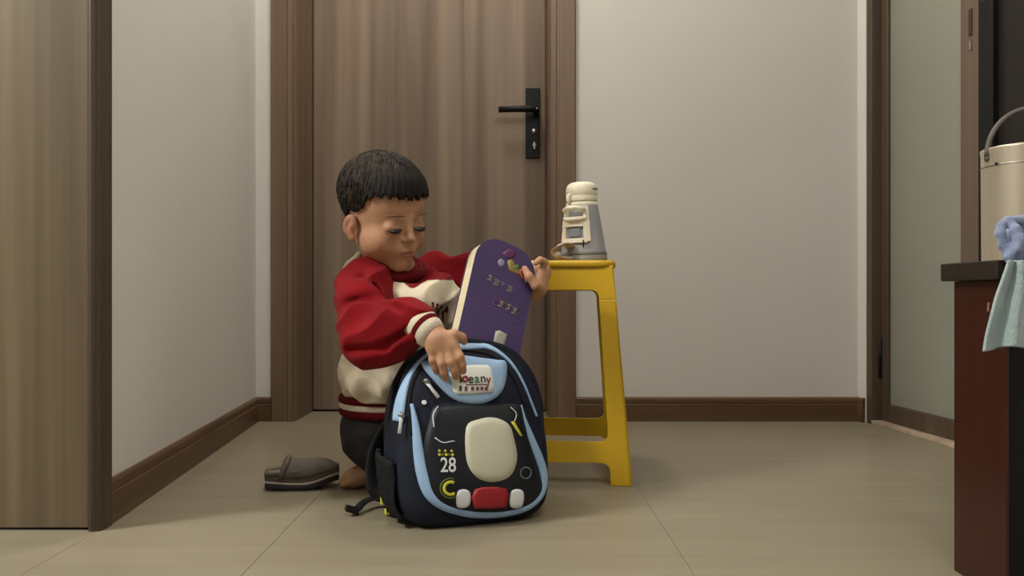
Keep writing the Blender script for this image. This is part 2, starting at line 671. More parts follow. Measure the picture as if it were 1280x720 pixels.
def rightframe(name, d):
    return empty(name, (RX(d) , d, 0), (0, 0, ang))


# local axes of these empties: -y runs towards the camera along the wall, +x runs into the wall
dg1 = rightframe('door_3', 2.495)
tag(dg1, kind='structure')
L = lambda p, q: (p, q)
sc_ = 1.004
b1, b2 = 2.495 - 2.078, 2.495 - 2.009
box('door_jamb', (0.0, -0.030, 0.0), (0.09, 0.0, 2.1), M_dframe, dg1, bev=.002)
box('stile', (0.030, -0.066, 0.013), (0.062, -0.032, 2.06), M_dframe, dg1, bev=.002)
box('bottom_rail', (0.031, -b1, 0.013), (0.061, -0.066, 0.065), M_dframe, dg1, bev=.002)
box('top_rail', (0.031, -b1, 2.0), (0.061, -0.066, 2.06), M_dframe, dg1, bev=.002)
sti = box('lock_stile', (0.024, -b2, 0.013), (0.062, -b1, 2.06), M_dstile, dg1, bev=.002)
box('lock_slot', (0.020, -b1 - .048, 1.06), (0.0245, -b1 - .036, 1.128), mat('lock_red', (58, 22, 22), .4), dg1, bev=.0015)
box('lock_tongue', (0.019, -b1 - .046, 1.022), (0.0245, -b1 - .040, 1.046), M_steel, dg1, bev=.001)
box('glass_pane', (0.040, -b1 + .0005, 0.066), (0.050, -0.067, 2.0), M_frost, dg1)
for z in (.205, 1.75):
    tube('hinge', [Vector((0.026, -0.033, z - .06)), Vector((0.026, -0.033, z + .06))], .005, M_black, dg1, n=10)
dg2 = rightframe('door_4', 2.005)
tag(dg2, kind='structure')
box('stile', (0.020, -0.052, 0.013), (0.062, -0.0, 2.06), M_black, dg2, bev=.002)
box('stile', (0.020, -0.78, 0.013), (0.062, -0.728, 2.06), M_black, dg2, bev=.002)
box('bottom_rail', (0.024, -0.728, 0.013), (0.060, -0.052, 0.07), M_black, dg2, bev=.002)
box('top_rail', (0.024, -0.728, 2.0), (0.060, -0.052, 2.06), M_black, dg2, bev=.002)
box('glass_pane', (0.036, -0.728, 0.07), (0.048, -0.052, 2.0), M_darkp, dg2)
tube('lock_button', [Vector((.020, -.018, 1.135)), Vector((.016, -.018, 1.135))], .004, M_steel, dg2, n=10)
st = rightframe('threshold', 2.495)
tag(st, kind='structure')
box('stone_sill', (0.0, -1.27, 0.0005), (0.10, -0.001, 0.012), M_stone, st, bev=.0015)
wrh = rightframe('wall_right_header', 2.495)
tag(wrh, kind='structure')
box('plaster', (0.0, -1.27, 2.1), (0.2, 0, CEIL), M_wall, wrh)
box('plaster', (0.0, -2.6, 0), (0.2, -1.271, CEIL), M_wall, wrh)
box('plaster', (0.5, -1.4, 0), (0.55, 0.1, CEIL), M_wall, wrh)

# ------------------------------------------------------------------ yellow stool
SY = empty('plastic_stool', (0.098, 1.846, 0), (0, 0, R(-5)))
tag(SY, 'tall yellow plastic stool carrying a grey and cream bottle', 'stool')
SH = 0.473
HB, HT = 0.168, 0.130


def half(z):
    return HB + (HT - HB) * z / 0.46


def stool_face(name, outline, k, thick=0.005, parent=SY, wrap=0):
    """outline in (u, z) on side k of the flaring stool, given a wall thickness"""
    c, s = math.cos(k * math.pi / 2), math.sin(k * math.pi / 2)
    n = len(outline)
    vs = []
    for inn in (0, thick):
        for u, z in outline:
            y = -(half(z) - inn)
            vs.append((c * u - s * y, s * u + c * y, z))
    return vs, n


def solid_from_outline(name, outline, k, thick, parent):
    vs, n = stool_face(name, outline, k, thick)
    bm = bmesh.new()
    bv = [bm.verts.new(v) for v in vs]
    bm.faces.new(bv[:n])
    bm.faces.new(bv[n:][::-1])
    for i in range(n):
        bm.faces.new((bv[i], bv[n + i], bv[n + (i + 1) % n], bv[(i + 1) % n]))
    bmesh.ops.recalc_face_normals(bm, faces=bm.faces)
    bmesh.ops.triangulate(bm, faces=[f for f in bm.faces if len(f.verts) > 4])
    return bm


def arc2(cx, cy, r, a0, a1, n=6):
    return [(cx + r * math.cos(R(a0 + (a1 - a0) * i / n)), cy + r * math.sin(R(a0 + (a1 - a0) * i / n))) for i in range(n + 1)]


def bm_obj(bm, name, material, parent, bev=0.0):
    me = bpy.data.meshes.new(name)
    bm.to_mesh(me)
    bm.free()
    o = link(name, me, material, parent, smooth=False)
    if bev:
        md = o.modifiers.new('bevel', 'BEVEL')
        md.width = bev
        md.segments = 2
        md.limit_method = 'ANGLE'
        md.angle_limit = R(40)
    return o


LW = 0.043
for k in range(4):
    # L-section leg at the corner between side k (its right end) and side k+1 (its left end)
    h0, h1 = half(0.0), half(0.43)
    A = [(h0 - LW - .002, 0.0), (h0 + .0, 0.0), (half(.2), .2), (half(.389), .389), (half(.389) - LW + .006, .389), (half(.2) - LW + .003, .2), (half(.05) - LW, .05)]
    bmA = solid_from_outline('leg', A, k, .0055, SY)
    Bp = [(-u, z) for u, z in A]
    bmB = solid_from_outline('leg', Bp, k + 1, .0055, SY)
    me = bpy.data.meshes.new('tmp')
    bmB.to_mesh(me)
    bmB.free()
    bmA.from_mesh(me)
    bpy.data.meshes.remove(me)
    # foot pad
    c, s = math.cos(k * math.pi / 2), math.sin(k * math.pi / 2)
    bm_obj(bmA, 'leg', M_yellow, SY, 0.0018)
for k in range(4):
    z0, z1 = .047, .091
    hu = lambda z: half(z) - LW + .002
    f = .020
    o_ = [(-hu(.02), z0 - f)] + arc2(-hu(z0) + f, z0 - f, f, 180, 90) + arc2(hu(z0) - f, z0 - f, f, 90, 0) + [(hu(z0 - f), z0 - f)] + \
         [(hu(z1 + f), z1 + f)] + arc2(hu(z1) - f, z1 + f, f, 0, -90) + arc2(-hu(z1) + f, z1 + f, f, -90, -180) + [(-hu(z1 + f), z1 + f)]
    o2 = []
    for p in o_:
        if not o2 or abs(p[0] - o2[-1][0]) + abs(p[1] - o2[-1][1]) > 1e-4:
            o2.append(p)
    bm_obj(solid_from_outline('rung', o2, k, .0052, SY), 'rung', M_yellow, SY, 0.0015)
    # apron under the seat
    za, zt, f = .409, .462, .016
    hu2 = lambda z: half(.389) - LW + .006
    ap = [(-half(zt) + .003, zt), (-half(za - .02), za - .02), (-hu2(za), za - .02)] + arc2(-hu2(za) + f, za - f, f, 180, 90) + arc2(hu2(za) - f, za - f, f, 90, 0) + \
         [(hu2(za), za - .02), (half(za - .02), za - .02), (half(zt) - .003, zt)]
    bm_obj(solid_from_outline('apron', ap, k, .0058, SY), 'apron', M_yellow, SY, 0.0015)
# seat: rounded square slab, slightly dished, with a grip hole rim
vs, fs = [], []
NS = 64


def sq(t, r, e=7):
    c, s = math.cos(t), math.sin(t)
    q = (abs(c) ** e + abs(s) ** e) ** (-1 / e)
    return r * q * c, r * q * s


rings = [(.020, .4655), (.06, .4655), (.10, .4675), (.122, .4705), (.130, .473), (.1345, .4725), (.1365, .468), (.1368, .460), (.133, .458), (.128, .459), (.06, .459), (.02, .459)]
for r, z in rings:
    for k in range(NS):
        t = 2 * math.pi * (k + .5) / NS
        x, y = sq(t, r, 2 if r < .03 else 9)
        vs.append((x, y, z))
for i in range(len(rings)):
    j = (i + 1) % len(rings)
    for k in range(NS):
        fs.append((i * NS + k, i * NS + (k + 1) % NS, j * NS + (k + 1) % NS, j * NS + k))
mesh('seat', vs, fs, M_yellow, SY)

# ------------------------------------------------------------------ bottle on the stool
M_cream = mat('cream_plastic', (226, 218, 196), 0.4, sss=0.0)
M_sleeve = mat('grey_sleeve', (140, 142, 144), 0.6, col2=(150, 151, 152), scale=(20, 20, 20), bump=0.15, bump_scale=400)
M_sleeve2 = mat('grey_sleeve_trim', (118, 121, 124), 0.55)
M_strap = mat('beige_strap', (160, 146, 130), 0.8, bump=0.2, bump_scale=500)
BT = empty('water_bottle', (0.163, 1.812, 0.4735), (0, R(-2.2), R(25)))
tag(BT, 'child water bottle in grey sleeve with cream domed cap on yellow stool', 'bottle')
lathe('sleeve', [(.044, 0), (.051, .001), (.0525, .004), (.0525, .013), (.0515, .0145), (.0365, .123), (.034, .127), (.030, .128)], M_sleeve, BT, 48)
lathe('sleeve_band', [(.0505, .0146), (.0528, .015), (.0520, .022), (.0498, .0225)], M_sleeve2, BT, 48)
lathe('neck_ring', [(.028, .122), (.0345, .123), (.0365, .126), (.0365, .131), (.034, .134), (.028, .1345)], M_cream, BT, 48)
cp = lathe('cap', [(.028, .1345), (.0345, .136), (.0352, .139), (.0352, .146), (.0345, .1475), (.0345, .149), (.0355, .1505), (.0358, .160), (.0345, .168), (.031, .1745), (.024, .1785), (.012, .1805), (.001, .181)], M_cream, BT, 48)
vs, fs = tube_data([Vector((.0362 * math.cos(a), .0362 * math.sin(a), .1625)) for a in np.linspace(-1.35, -.75, 8)], .0016, 6)
mesh('cap_lettering', vs, fs, M_sleeve2, cp)
# latch and folding carry handle on the left side (local -x, slightly to the front)
hd = empty('handle_dir')
bpy.data.objects.remove(hd)
def cyl(a, r, z):
    return Vector((r * math.cos(a), r * math.sin(a), z))
ha = R(-145)
tube('handle_loop', [cyl(ha - .55, .041, .108), cyl(ha - .52, .049, .116), cyl(ha - .2, .056, .119), cyl(ha + .2, .056, .119), cyl(ha + .52, .049, .116), cyl(ha + .55, .041, .108),
                     cyl(ha + .55, .047, .096), cyl(ha + .2, .056, .094), cyl(ha - .2, .056, .094), cyl(ha - .55, .047, .096)], .0048, M_cream, BT, n=10, closed=True)
def shell(name, a0, a1, z0, z1, rf, t, material, parent):
    vs, fs = [], []
    n = 10
    zs = [z0, z0 + (z1 - z0) * .15, (z0 + z1) / 2, z1 - (z1 - z0) * .15, z1]
    for z in zs:
        for k in range(n + 1):
            a = a0 + (a1 - a0) * k / n
            vs.append(cyl(a, rf(z) - .002, z))
            vs.append(cyl(a, rf(z) + t, z))
    st_ = 2 * (n + 1)
    for i in range(len(zs) - 1):
        for k in range(n):
            a = i * st_ + 2 * k
            fs += [(a, a + 2, a + 2 + st_, a + st_), (a + 1, a + 1 + st_, a + 3 + st_, a + 3)]
        a = i * st_
        fs += [(a, a + st_, a + 1 + st_, a + 1), (a + 2 * n, a + 2 * n + 1, a + 2 * n + 1 + st_, a + 2 * n + st_)]
    for k in range(n):
        fs += [(2 * k, 2 * k + 1, 2 * k + 3, 2 * k + 2)]
        a = (len(zs) - 1) * st_ + 2 * k
        fs += [(a, a + 2, a + 3, a + 1)]
    return mesh(name, vs, fs, material, parent, smooth=False)
rf = lambda z: .0515 - (z - .0145) * (.015 / .1085)
shell('handle_bracket', ha - .75, ha - .45, .045, .123, rf, .006, M_cream, BT)
shell('handle_bracket', ha + .45, ha + .75, .045, .123, rf, .006, M_cream, BT)
shell('bracket_bar', ha - .75, ha + .75, .078, .092, rf, .007, M_cream, BT)
shell('bracket_bar', ha - .60, ha + .60, .042, .052, rf, .006, M_cream, BT)
shell('latch_button', ha - .30, ha + .30, .056, .074, rf, .004, M_sleeve2, BT)
lt = tube('cap_latch', [cyl(R(-170), .034, .150), cyl(R(-170), .0395, .148), cyl(R(-170), .0400, .138), cyl(R(-170), .037, .130)], [.004, .005, .005, .004], M_cream, BT, n=8)
tube('strap_ring', [cyl(R(-120), .050 + .006 * math.cos(t), .040 + .008 * math.sin(t)) for t in np.linspace(0, 2 * math.pi, 14)[:-1]], .0014, M_black, BT, n=6, closed=True)
# loose carrying strap lying on the seat beside the bottle
pts = spline([(-.046, -.020, .034), (-.060, -.026, .040), (-.078, -.030, .036), (-.086, -.030, .018), (-.074, -.032, .007), (-.054, -.036, .006)], 30)
tube('strap', pts, .0145, M_strap, BT, n=10, flat=0.22, up=(0.3, .15, 1))

# ------------------------------------------------------------------ backpack
M_navy = mat('navy_nylon', (17, 22, 36), 0.7, col2=(22, 28, 44), scale=(25, 25, 25), bump=0.35, bump_scale=700, spec=0.25)
M_blk = mat('black_nylon', (16, 17, 20), 0.75, bump=0.3, bump_scale=600, spec=0.25)
M_panel = mat('dark_vinyl', (19, 22, 29), 0.45, col2=(24, 29, 37), scale=(10, 10, 10), spec=0.3)
M_blue = mat('light_blue_fabric', (140, 172, 208), 0.55, col2=(150, 182, 216), scale=(15, 15, 15), bump=0.2, bump_scale=500)
M_white = mat('white_print', (214, 216, 222), 0.5)
M_offw = mat('cream_print', (190, 188, 168), 0.45)
M_plate = mat('label_plate', (228, 230, 226), 0.4)
M_red = mat('red_print', (150, 20, 34), 0.5)
M_green = mat('green_print', (30, 104, 66), 0.5)
M_olive = mat('olive_print', (88, 100, 22), 0.5)
M_yel = mat('yellow_print', (196, 190, 52), 0.5)
M_dark = mat('dark_print', (26, 24, 24), 0.5)
M_maroon = mat('maroon_print', (104, 30, 34), 0.5)
M_grey = mat('grey_print', (92, 100, 100), 0.5)

BA = R(20)
TL = math.tan(R(13))
BO = Vector((-0.047, 1.362, 0.0))
BP = empty('backpack', BO, (0, 0, BA))
tag(BP, 'navy and light blue school backpack standing open on the floor', 'backpack')
eu = Vector((math.cos(BA), math.sin(BA), 0))
ey = Vector((-math.sin(BA), math.cos(BA), 0))


def UW(px, py):
    """photo pixel -> (u, w) on the leaning front plane of the bag"""
    d = Vector(((px - 640) / FPX, 1.0, -(py - HOR) / FPX))
    o = Vector((0, 0, CAM_Z)) - BO
    # local coordinates: u = o.eu, y = o.ey, w = z ; plane y = TL*w
    oy, dy = o.dot(ey) - TL * o.z, d.dot(ey) - TL * d.z
    t = -oy / dy
    p = o + d * t
    return np.array((p.dot(eu), p.z))


def uws(pts):
    return [UW(*p) for p in pts]


BCW = 0.150
BOUT = []
def bag_half(wv):
    if wv > 0.10:
        q = min(max((wv - 0.10) / 0.210, 0), 1)
        return 0.140 * (1 - q ** 2.7) ** (1 / 2.7)
    q = min(max((0.10 - wv) / 0.10, 0), 1)
    return 0.140 * (1 - q ** 4.5) ** (1 / 4.5) * (1 - .05 * q)
NB = 96
ths = []
for i in range(NB):
    a = 2 * math.pi * i / NB
    lo_, hi_ = 0.0, 0.4
    for _ in range(40):
        mid = (lo_ + hi_) / 2
        u, wv = mid * math.cos(a), BCW + mid * math.sin(a)
        ins = 0 <= wv <= 0.310 and abs(u) <= bag_half(wv)
        if ins:
            lo_ = mid
        else:
            hi_ = mid
    ths.append(lo_)
ths = np.array(ths)


def bag_s(u, wv):
    dx, dy = u, wv - BCW
    r = math.hypot(dx, dy)
    a = (math.atan2(dy, dx) % (2 * math.pi)) / (2 * math.pi) * NB
    i = int(a) % NB
    f = a - int(a)
    Rr = ths[i] * (1 - f) + ths[(i + 1) % NB] * f
    return r / max(Rr, 1e-6)


def bag_y(u, wv):
    s = min(bag_s(u, wv), 1.0)
    return wv * TL + 0.036 * (1 - math.sqrt(max(1 - s ** 3.2, 0)))


def bag_surf(u, wv, off):
    # normal is close to (0, -1, TL)
    s = min(bag_s(u, wv), 1.0)
    e = max(0.0, s - .8) / .2
    nx = u / .14 * e * .9
    nz = TL + (wv - BCW) / .16 * e * .9
    n = Vector((nx, -1, nz)).normalized()
    return Vector((u, bag_y(u, wv), max(wv, 0.001))) + n * off


def sstep(a, b, x):
    t = min(max((x - a) / (b - a), 0), 1)
    return t * t * (3 - 2 * t)


def loft(name, yfront, yback, material, front_bulge, parent, puff=0.008, rings=14, scale=1.0):
    vs, fs = [], []
    def ring(fn):
        for i in range(NB):
            a = 2 * math.pi * i / NB
            vs.append(fn(a, ths[i] * scale))
    vs.append(Vector((0, yfront(0, BCW, 0), BCW)))
    for r in range(1, rings + 1):
        s = math.sin(r / rings * math.pi / 2)
        ring(lambda a, rr: Vector((rr * s * math.cos(a), yfront(rr * s * math.cos(a), BCW + rr * s * math.sin(a), s), BCW + rr * s * math.sin(a))))
    nr = rings
    ns = 8
    for r in range(1, ns + 1):
        q = r / ns
        def fn(a, rr):
            wv = BCW + rr * math.sin(a)
            ya, yb = yfront(rr * math.cos(a), wv, 1.0), yback(rr * math.cos(a), wv)
            g_ = 1 + puff / .14 * math.sin(math.pi * q) + .012 * math.sin(q * 9 + a * 5) * math.sin(math.pi * q)
            z = BCW + rr * g_ * math.sin(a)
            return Vector((rr * g_ * math.cos(a), ya + (yb - ya) * q, max(z, 0.0015)))
        ring(fn)
        nr += 1
    for s in (.9, .6, .3):
        ring(lambda a, rr: Vector((rr * s * math.cos(a), yback(rr * s * math.cos(a), BCW + rr * s * math.sin(a)) + .006 * (1 - s), BCW + rr * s * math.sin(a))))
        nr += 1
    vs.append(Vector((0, yback(0, BCW) + .006, BCW)))
    for k in range(NB):
        fs.append((0, 1 + k, 1 + (k + 1) % NB))
    for r in range(nr - 1):
        a = 1 + r * NB
        for k in range(NB):
            k2 = (k + 1) % NB
            fs.append((a + k, a + NB + k, a + NB + k2, a + k2))
    a = 1 + (nr - 1) * NB
    for k in range(NB):
        fs.append((a + k, len(vs) - 1, a + (k + 1) % NB))
    return mesh(name, vs, fs, material, parent)


def bag_back(u, wv):
    return 0.165 - 0.078 * sstep(0.12, 0.19, wv) + (wv - .2) * TL * .5 * sstep(.15, .3, wv)


loft('main_body', lambda u, wv, s: bag_y(u, wv), bag_back, M_navy, 0.036, BP)
loft('back_panel', lambda u, wv, s: 0.168 + .10 * wv + .004 * s, lambda u, wv: 0.194 + .08 * wv, M_blk, 0.01, BP, puff=.004, rings=6, scale=.93)

# light blue piping arc over the top, thin on the crown and wide on the left shoulder
arc_px = [(502, 530), (500, 500), (505, 468), (519, 447), (540, 436), (566, 431), (592, 430), (618, 436), (640, 452), (656, 478), (667, 505), (674, 522)]
arc_uw = [p for p in spline(uws(arc_px), 66)]
def clampbag(p, m=.985):
    s = bag_s(p[0], p[1])
    c = np.array((0, BCW))
    return c + (np.array(p) - c) * min(1.0, m / max(s, 1e-6))
arc_uw = [clampbag(p) for p in arc_uw]
nA = len(arc_uw)
wid = [0.004 + 0.011 * math.exp(-((i / nA - .04) / .13) ** 2) + 0.012 * math.exp(-((i / nA - .52) / .10) ** 2) for i in range(nA)]
ribbon('top_piping', arc_uw, wid, bag_surf, .004, M_blue, BP)
# inner zip line of the front pocket
zip_uw = [clampbag(p) for p in spline(uws([(516, 545), (514, 505), (522, 472), (540, 452), (566, 441), (592, 439), (622, 447), (645, 475), (658, 510)]), 50)]
ribbon('zip_tape', zip_uw, .005, bag_surf, .0025, M_blk, BP)

# front pocket: raised dark panel framed by a light blue U-shaped band
pk = [(536, 530), (545, 507), (575, 503), (610, 505), (640, 505), (652, 512), (659, 545), (672, 585), (679, 612), (668, 631), (640, 640), (605, 642), (570, 638), (545, 625), (535, 595), (530, 560)]
pocket = patch('front_pocket', [clampbag(p, .96) for p in spline(uws(pk), 64, True)], bag_surf, .008, M_panel, BP, rings=8, pillow=.008)
ub = [(517, 507), (521, 535), (524, 565), (529, 592), (538, 618), (556, 634), (580, 642), (606, 645), (636, 643), (664, 634), (680, 617), (683, 598), (676, 575), (665, 550), (656, 527), (652, 507)]
uu = [clampbag(p, .97) for p in spline(uws(ub), 90)]
nU = len(uu)
wU = []
for i in range(nU):
    q = i / (nU - 1)
    wU.append(.0125 + .008 * math.exp(-((q - .22) / .10) ** 2) - .007 * math.exp(-((q - 0.0) / .06) ** 2) - .009 * math.exp(-((q - 1.0) / .07) ** 2) + .003 * math.exp(-((q - .80) / .1) ** 2))
ribbon('pocket_band', uu, wU, bag_surf, .007, M_blue, BP)

# light blue flap with the white label plate
fl = [(531, 458), (550, 453), (575, 447), (600, 449), (622, 452), (634, 456), (631, 480), (622, 495), (605, 504), (585, 505), (566, 499), (548, 482)]
flap = patch('flap', spline(uws(fl), 60, True), bag_surf, .006, M_blue, BP, rings=6, offset=.003, pillow=.004)
flap['label'] = 'light blue flap'
pl = [(563, 463), (568, 460), (590, 458), (608, 458), (612, 461), (616, 485), (613, 491), (592, 493), (570, 494), (565, 490), (561, 468)]
plate = patch('label_plate', uws(pl), bag_surf, .004, M_plate, flap, rings=4, offset=.011, pillow=.001)


def print_on(name, txt, size, px, py, material, parent, off, sx=1.0, rot=0.0, bold=0.0):
    vs, fs = text_mesh(txt, size, bold)
    c = UW(px, py)
    out = []
    for v in vs:
        x, y = v.x * sx, v.y
        x, y = x * math.cos(rot) - y * math.sin(rot), x * math.sin(rot) + y * math.cos(rot)
        out.append(bag_surf(c[0] + x, c[1] + y, off))
    return mesh(name, out, fs, material, parent, smooth=False)


LO = .0175
def bar_uw(name, px_pts, width, material, parent, off):
    return ribbon(name, uws(px_pts), width, bag_surf, .0008, material, parent, offset=off)
# word mark: green stem with a red bowl, then the remaining letters
bar_uw('letter_stem', [(571.5, 463), (573, 471), (574, 480)], .0042, M_olive, plate, LO - .001)
def ring_uw(name, cx, cy, r, width, material, parent, off, a0=0, a1=360, ry=None):
    ry = ry or r
    pts = [(cx + r * math.cos(R(a)), cy + ry * math.sin(R(a))) for a in np.linspace(a0, a1, 20)]
    return ribbon(name, uws(pts), width, bag_surf, .0008, material, parent, offset=off)
ring_uw('letter_bowl', 579, 475.5, 3.0, .0034, M_red, plate, LO)
print_on('letter_e', 'e', .022, 586, 475.5, M_dark, plate, LO, .95, 0, .0003)
print_on('letter_a', 'a', .022, 593.5, 475.3, M_green, plate, LO, 1.0, 0, .0003)
print_on('letter_n', 'n', .022, 601, 475.0, M_dark, plate, LO, .95, 0, .0003)
print_on('letter_y', 'y', .022, 607.8, 476.6, M_maroon, plate, LO, .9, 0, .0003)
bar_uw('underline', [(580, 482), (594, 482.2), (606, 481.8)], .0010, M_maroon, plate, LO)
for i, gx in enumerate((573, 580, 588, 594, 599.5, 605)):
    gy = 487.2 + .1 * (i % 2)
    hh = 2.3 if i < 2 else 1.7
    mtl = M_dark if i < 1 else M_maroon
    gl = bar_uw('glyph', [(gx - 1.9, gy - hh), (gx + 1.9, gy - hh)], .0011, mtl, plate, LO)
    bar_uw('glyph_stroke', [(gx - 1.9, gy), (gx + 1.9, gy)], .0011, mtl, plate, LO)
    bar_uw('glyph_stroke', [(gx - 1.9, gy + hh), (gx + 1.9, gy + hh)], .0011, mtl, plate, LO)
    bar_uw('glyph_stroke', [(gx + .2, gy - hh), (gx - .2, gy + hh)], .0012, mtl, plate, LO)

# print on the pocket: number, star row, rings, and plain colour blocks
PO = .0165
print_on('number_print', '28', .0335, 557.5, 582.5, M_white, pocket, PO, .82, R(-3), .0004)
for i, sx in enumerate((547, 554, 562)):
    pts = [(sx + (2.2 if k % 2 == 0 else 1.0) * math.sin(k * math.pi / 5), 564.5 - (2.2 if k % 2 == 0 else 1.0) * math.cos(k * math.pi / 5)) for k in range(10)]
    patch('star_print', uws(pts), bag_surf, .0008, M_yel, pocket, rings=1, offset=PO - .001)
for i, sx in enumerate((547, 551, 555, 559, 563)):
    bar_uw('word_print', [(sx - 1.3, 569.5), (sx + 1.6, 568.8)], .0042, M_olive if i % 2 else M_yel, pocket, PO - .001)
ring_uw('ring_print', 561, 611, 12.5, .0022, M_olive, pocket, PO - .002, 60, 290)
ring_uw('ring_print', 561, 611, 8.0, .0048, M_yel, pocket, PO - .001, 50, 300)
ring_uw('ring_print', 655, 592, 7, .0024, M_grey, pocket, PO - .003)
# generic colour blocks where the bag carries a picture
cream = patch('cream_block', spline(uws([(580, 535), (595, 525), (615, 523), (633, 532), (640, 552), (643, 575), (634, 596), (612, 603), (592, 596), (580, 575)]), 48, True), bag_surf, .0025, M_offw, pocket, rings=5, offset=.0135, pillow=.003)
redb = patch('red_block', uws([(592, 612), (600, 609.5), (618, 609), (630, 611), (634, 618), (632, 636), (612, 637.5), (592, 637), (588, 622)]), bag_surf, .002, M_red, pocket, rings=4, offset=.0125)
for cx in (578, 645):
    patch('white_block', spline(uws([(cx - 8, 616), (cx, 612), (cx + 8, 617), (cx + 7, 634), (cx - 7, 635)]), 24, True), bag_surf, .002, M_white, pocket, rings=3, offset=.0115)
patch('yellow_block', uws([(636, 528), (640, 527), (651, 546), (648, 546)]), bag_surf, .0012, M_yel, pocket, rings=2, offset=.0125)
for ln in ([(541, 535), (540, 520), (546, 509)], [(542, 548), (552, 554), (566, 552), (571, 560), (575, 580), (581, 590)], [(636, 510), (643, 518), (641, 527)]):
    ribbon('outline_print', [p for p in spline(uws(ln), 20)], .0016, bag_surf, .001, M_white, pocket, offset=.0125)

# zip pulls
def pull(name, a, b):
    pa, pb = bag_surf(*UW(*a), .008), bag_surf(*UW(*b), .010)
    z = tube(name, [pa, pa.lerp(pb, .3), pa.lerp(pb, .35), pb], [.0038, .003, .0028, .0034], M_white, BP, n=8, flat=.45, up=(0, -1, 0))
    tube('slider', [pa + Vector((-.004, 0, .004)), pa + Vector((.004, 0, -.002))], .0045, M_steel, z, n=8)
    return z
pull('zip_pull', (534, 479), (547, 498))
pull('zip_pull', (507, 523), (505, 545))
ring_uw('rivet', 531, 504, 1.6, .0035, M_white, BP, .004)

# side pocket, shoulder strap, webbing tail with buckle, yellow tags
vs, fs = [], []
nz_, ny_ = 10, 12
for i in range(nz_ + 1):
    z = .012 + .105 * i / nz_
    for j in range(ny_ + 1):
        y = .045 + .115 * j / ny_
        wv = max(z, .02)
        puffy = .010 * math.sin(math.pi * j / ny_) + .008
        vs.append(Vector((-(bag_half(wv)) - puffy - .004 * math.sin(j * 1.7 + i * .6), y + z * .1, z)))
for i in range(nz_):
    for j in range(ny_):
        a = i * (ny_ + 1) + j
        fs.append((a, a + 1, a + ny_ + 2, a + ny_ + 1))
sp = mesh('side_pocket', vs, fs, M_blk, BP)
md = sp.modifiers.new('solid', 'SOLIDIFY')
md.thickness = .004
md.offset = 0


def bag_local(px, py, d):
    p = P(px, py, d) - BO
    return Vector((p.dot(eu), p.dot(ey), p.z))


sp_pts = [bag_local(*p) for p in ((496, 520, 1.575), (482, 540, 1.56), (471, 562, 1.54), (466, 588, 1.525), (467, 604, 1.512), (473, 614, 1.505), (486, 618, 1.50))]
tube('shoulder_strap', [Vector(p) for p in spline(sp_pts, 36)], .018, M_blk, BP, n=14, flat=.33, up=(0.45, -1, 0))
wb_pts = [bag_local(*p) for p in ((478, 622, 1.50), (462, 624, 1.495), (452, 630, 1.475), (446, 637, 1.455), (441, 637, 1.45))]
web = tube('webbing', [Vector(p) for p in spline(wb_pts, 24)], .008, M_blk, BP, n=8, flat=.25, up=(0, -.3, 1))
bp_ = bag_local(440, 637, 1.446)
o = box('buckle', (-.012, -.009, -.005), (.012, .009, .005), M_black, web, bev=.002)
o.location = bp_
o.rotation_euler = (0, R(20), 0)
ty = bag_local(478.5, 624, 1.487)
o = box('yellow_tag', (-.004, -.006, -.010), (.004, .006, .010), mat('lime_tag', (206, 210, 60), .5), BP, bev=.0015)
o.location = ty
o = box('yellow_tag', (-.004, -.006, -.006), (.006, .006, .004), MATS['lime_tag'], BP, bev=.0015)
o.location = bag_local(484, 639, 1.445)
# grab loop at the top
tube('grab_loop', [Vector(p) for p in spline([(-.035, .180, .288), (-.03, .195, .300), (0, .200, .304), (.03, .200, .301), (.04, .195, .288)], 20)], .007, M_blk, BP, n=8, flat=.4, up=(0, 0, 1))

# ------------------------------------------------------------------ book
M_cover = mat('purple_cover', (62, 46, 98), 0.4, col2=(72, 52, 106), scale=(6, 6, 6), spec=0.5)
M_pages = mat('cream_pages', (214, 204, 170), 0.8, col2=(196, 186, 150), scale=(5, 5, 900))
M_title = mat('title_print', (132, 122, 108), 0.5)
M_violet = mat('violet_print', (96, 40, 92), 0.5)
BKA = R(33)
bm4 = Matrix.Rotation(BKA, 4, 'Z') @ Matrix.Rotation(R(-13), 4, 'X') @ Matrix.Rotation(R(21), 4, 'Y')
BW, BH, BTk = .136, .250, .034
# local: x across, z along the height, y thickness (front cover at y = 0)
bk_c = P(624, 372, 1.522)
BK = empty('picture_book', (0, 0, 0))
BK.matrix_world = Matrix.Translation(bk_c) @ bm4
BK['label'] = 'thick purple board book with rounded corners being put into backpack'
BK['category'] = 'book'
BK_INV = BK.matrix_world.inverted()


def rrect(w2, z0, z1, r, n=9):
    out = []
    for cx, cz, a0 in ((w2 - r, z1 - r, 0), (-w2 + r, z1 - r, 90), (-w2 + r * .5, z0 + r * .5, 180), (w2 - r * .5, z0 + r * .5, 270)):
        rr = r if a0 < 180 else r * .5
        for i in range(n):
            a = R(a0 + 90 * i / (n - 1))
            out.append((cx + rr * math.cos(a), cz + rr * math.sin(a)))
    return out


def slab(name, poly, y0, y1, material, parent):
    n = len(poly)
    vs = [(x, y0, z) for x, z in poly] + [(x, y1, z) for x, z in poly]
    fs = [tuple(range(n)), tuple(range(n, 2 * n))[::-1]] + [(i, (i + 1) % n, n + (i + 1) % n, n + i) for i in range(n)]
    return mesh(name, vs, fs, material, parent, smooth=False)


ZB0, ZB1 = -.160, .114
outer = rrect(BW / 2, ZB0, ZB1, .05)
slab('front_cover', outer, 0, .0022, M_cover, BK)
slab('page_block', rrect(BW / 2 - .0012, ZB0 + .001, ZB1 - .0012, .049), .0023, BTk - .0023, M_pages, BK)
slab('back_cover', outer, BTk - .0022, BTk, M_cover, BK)


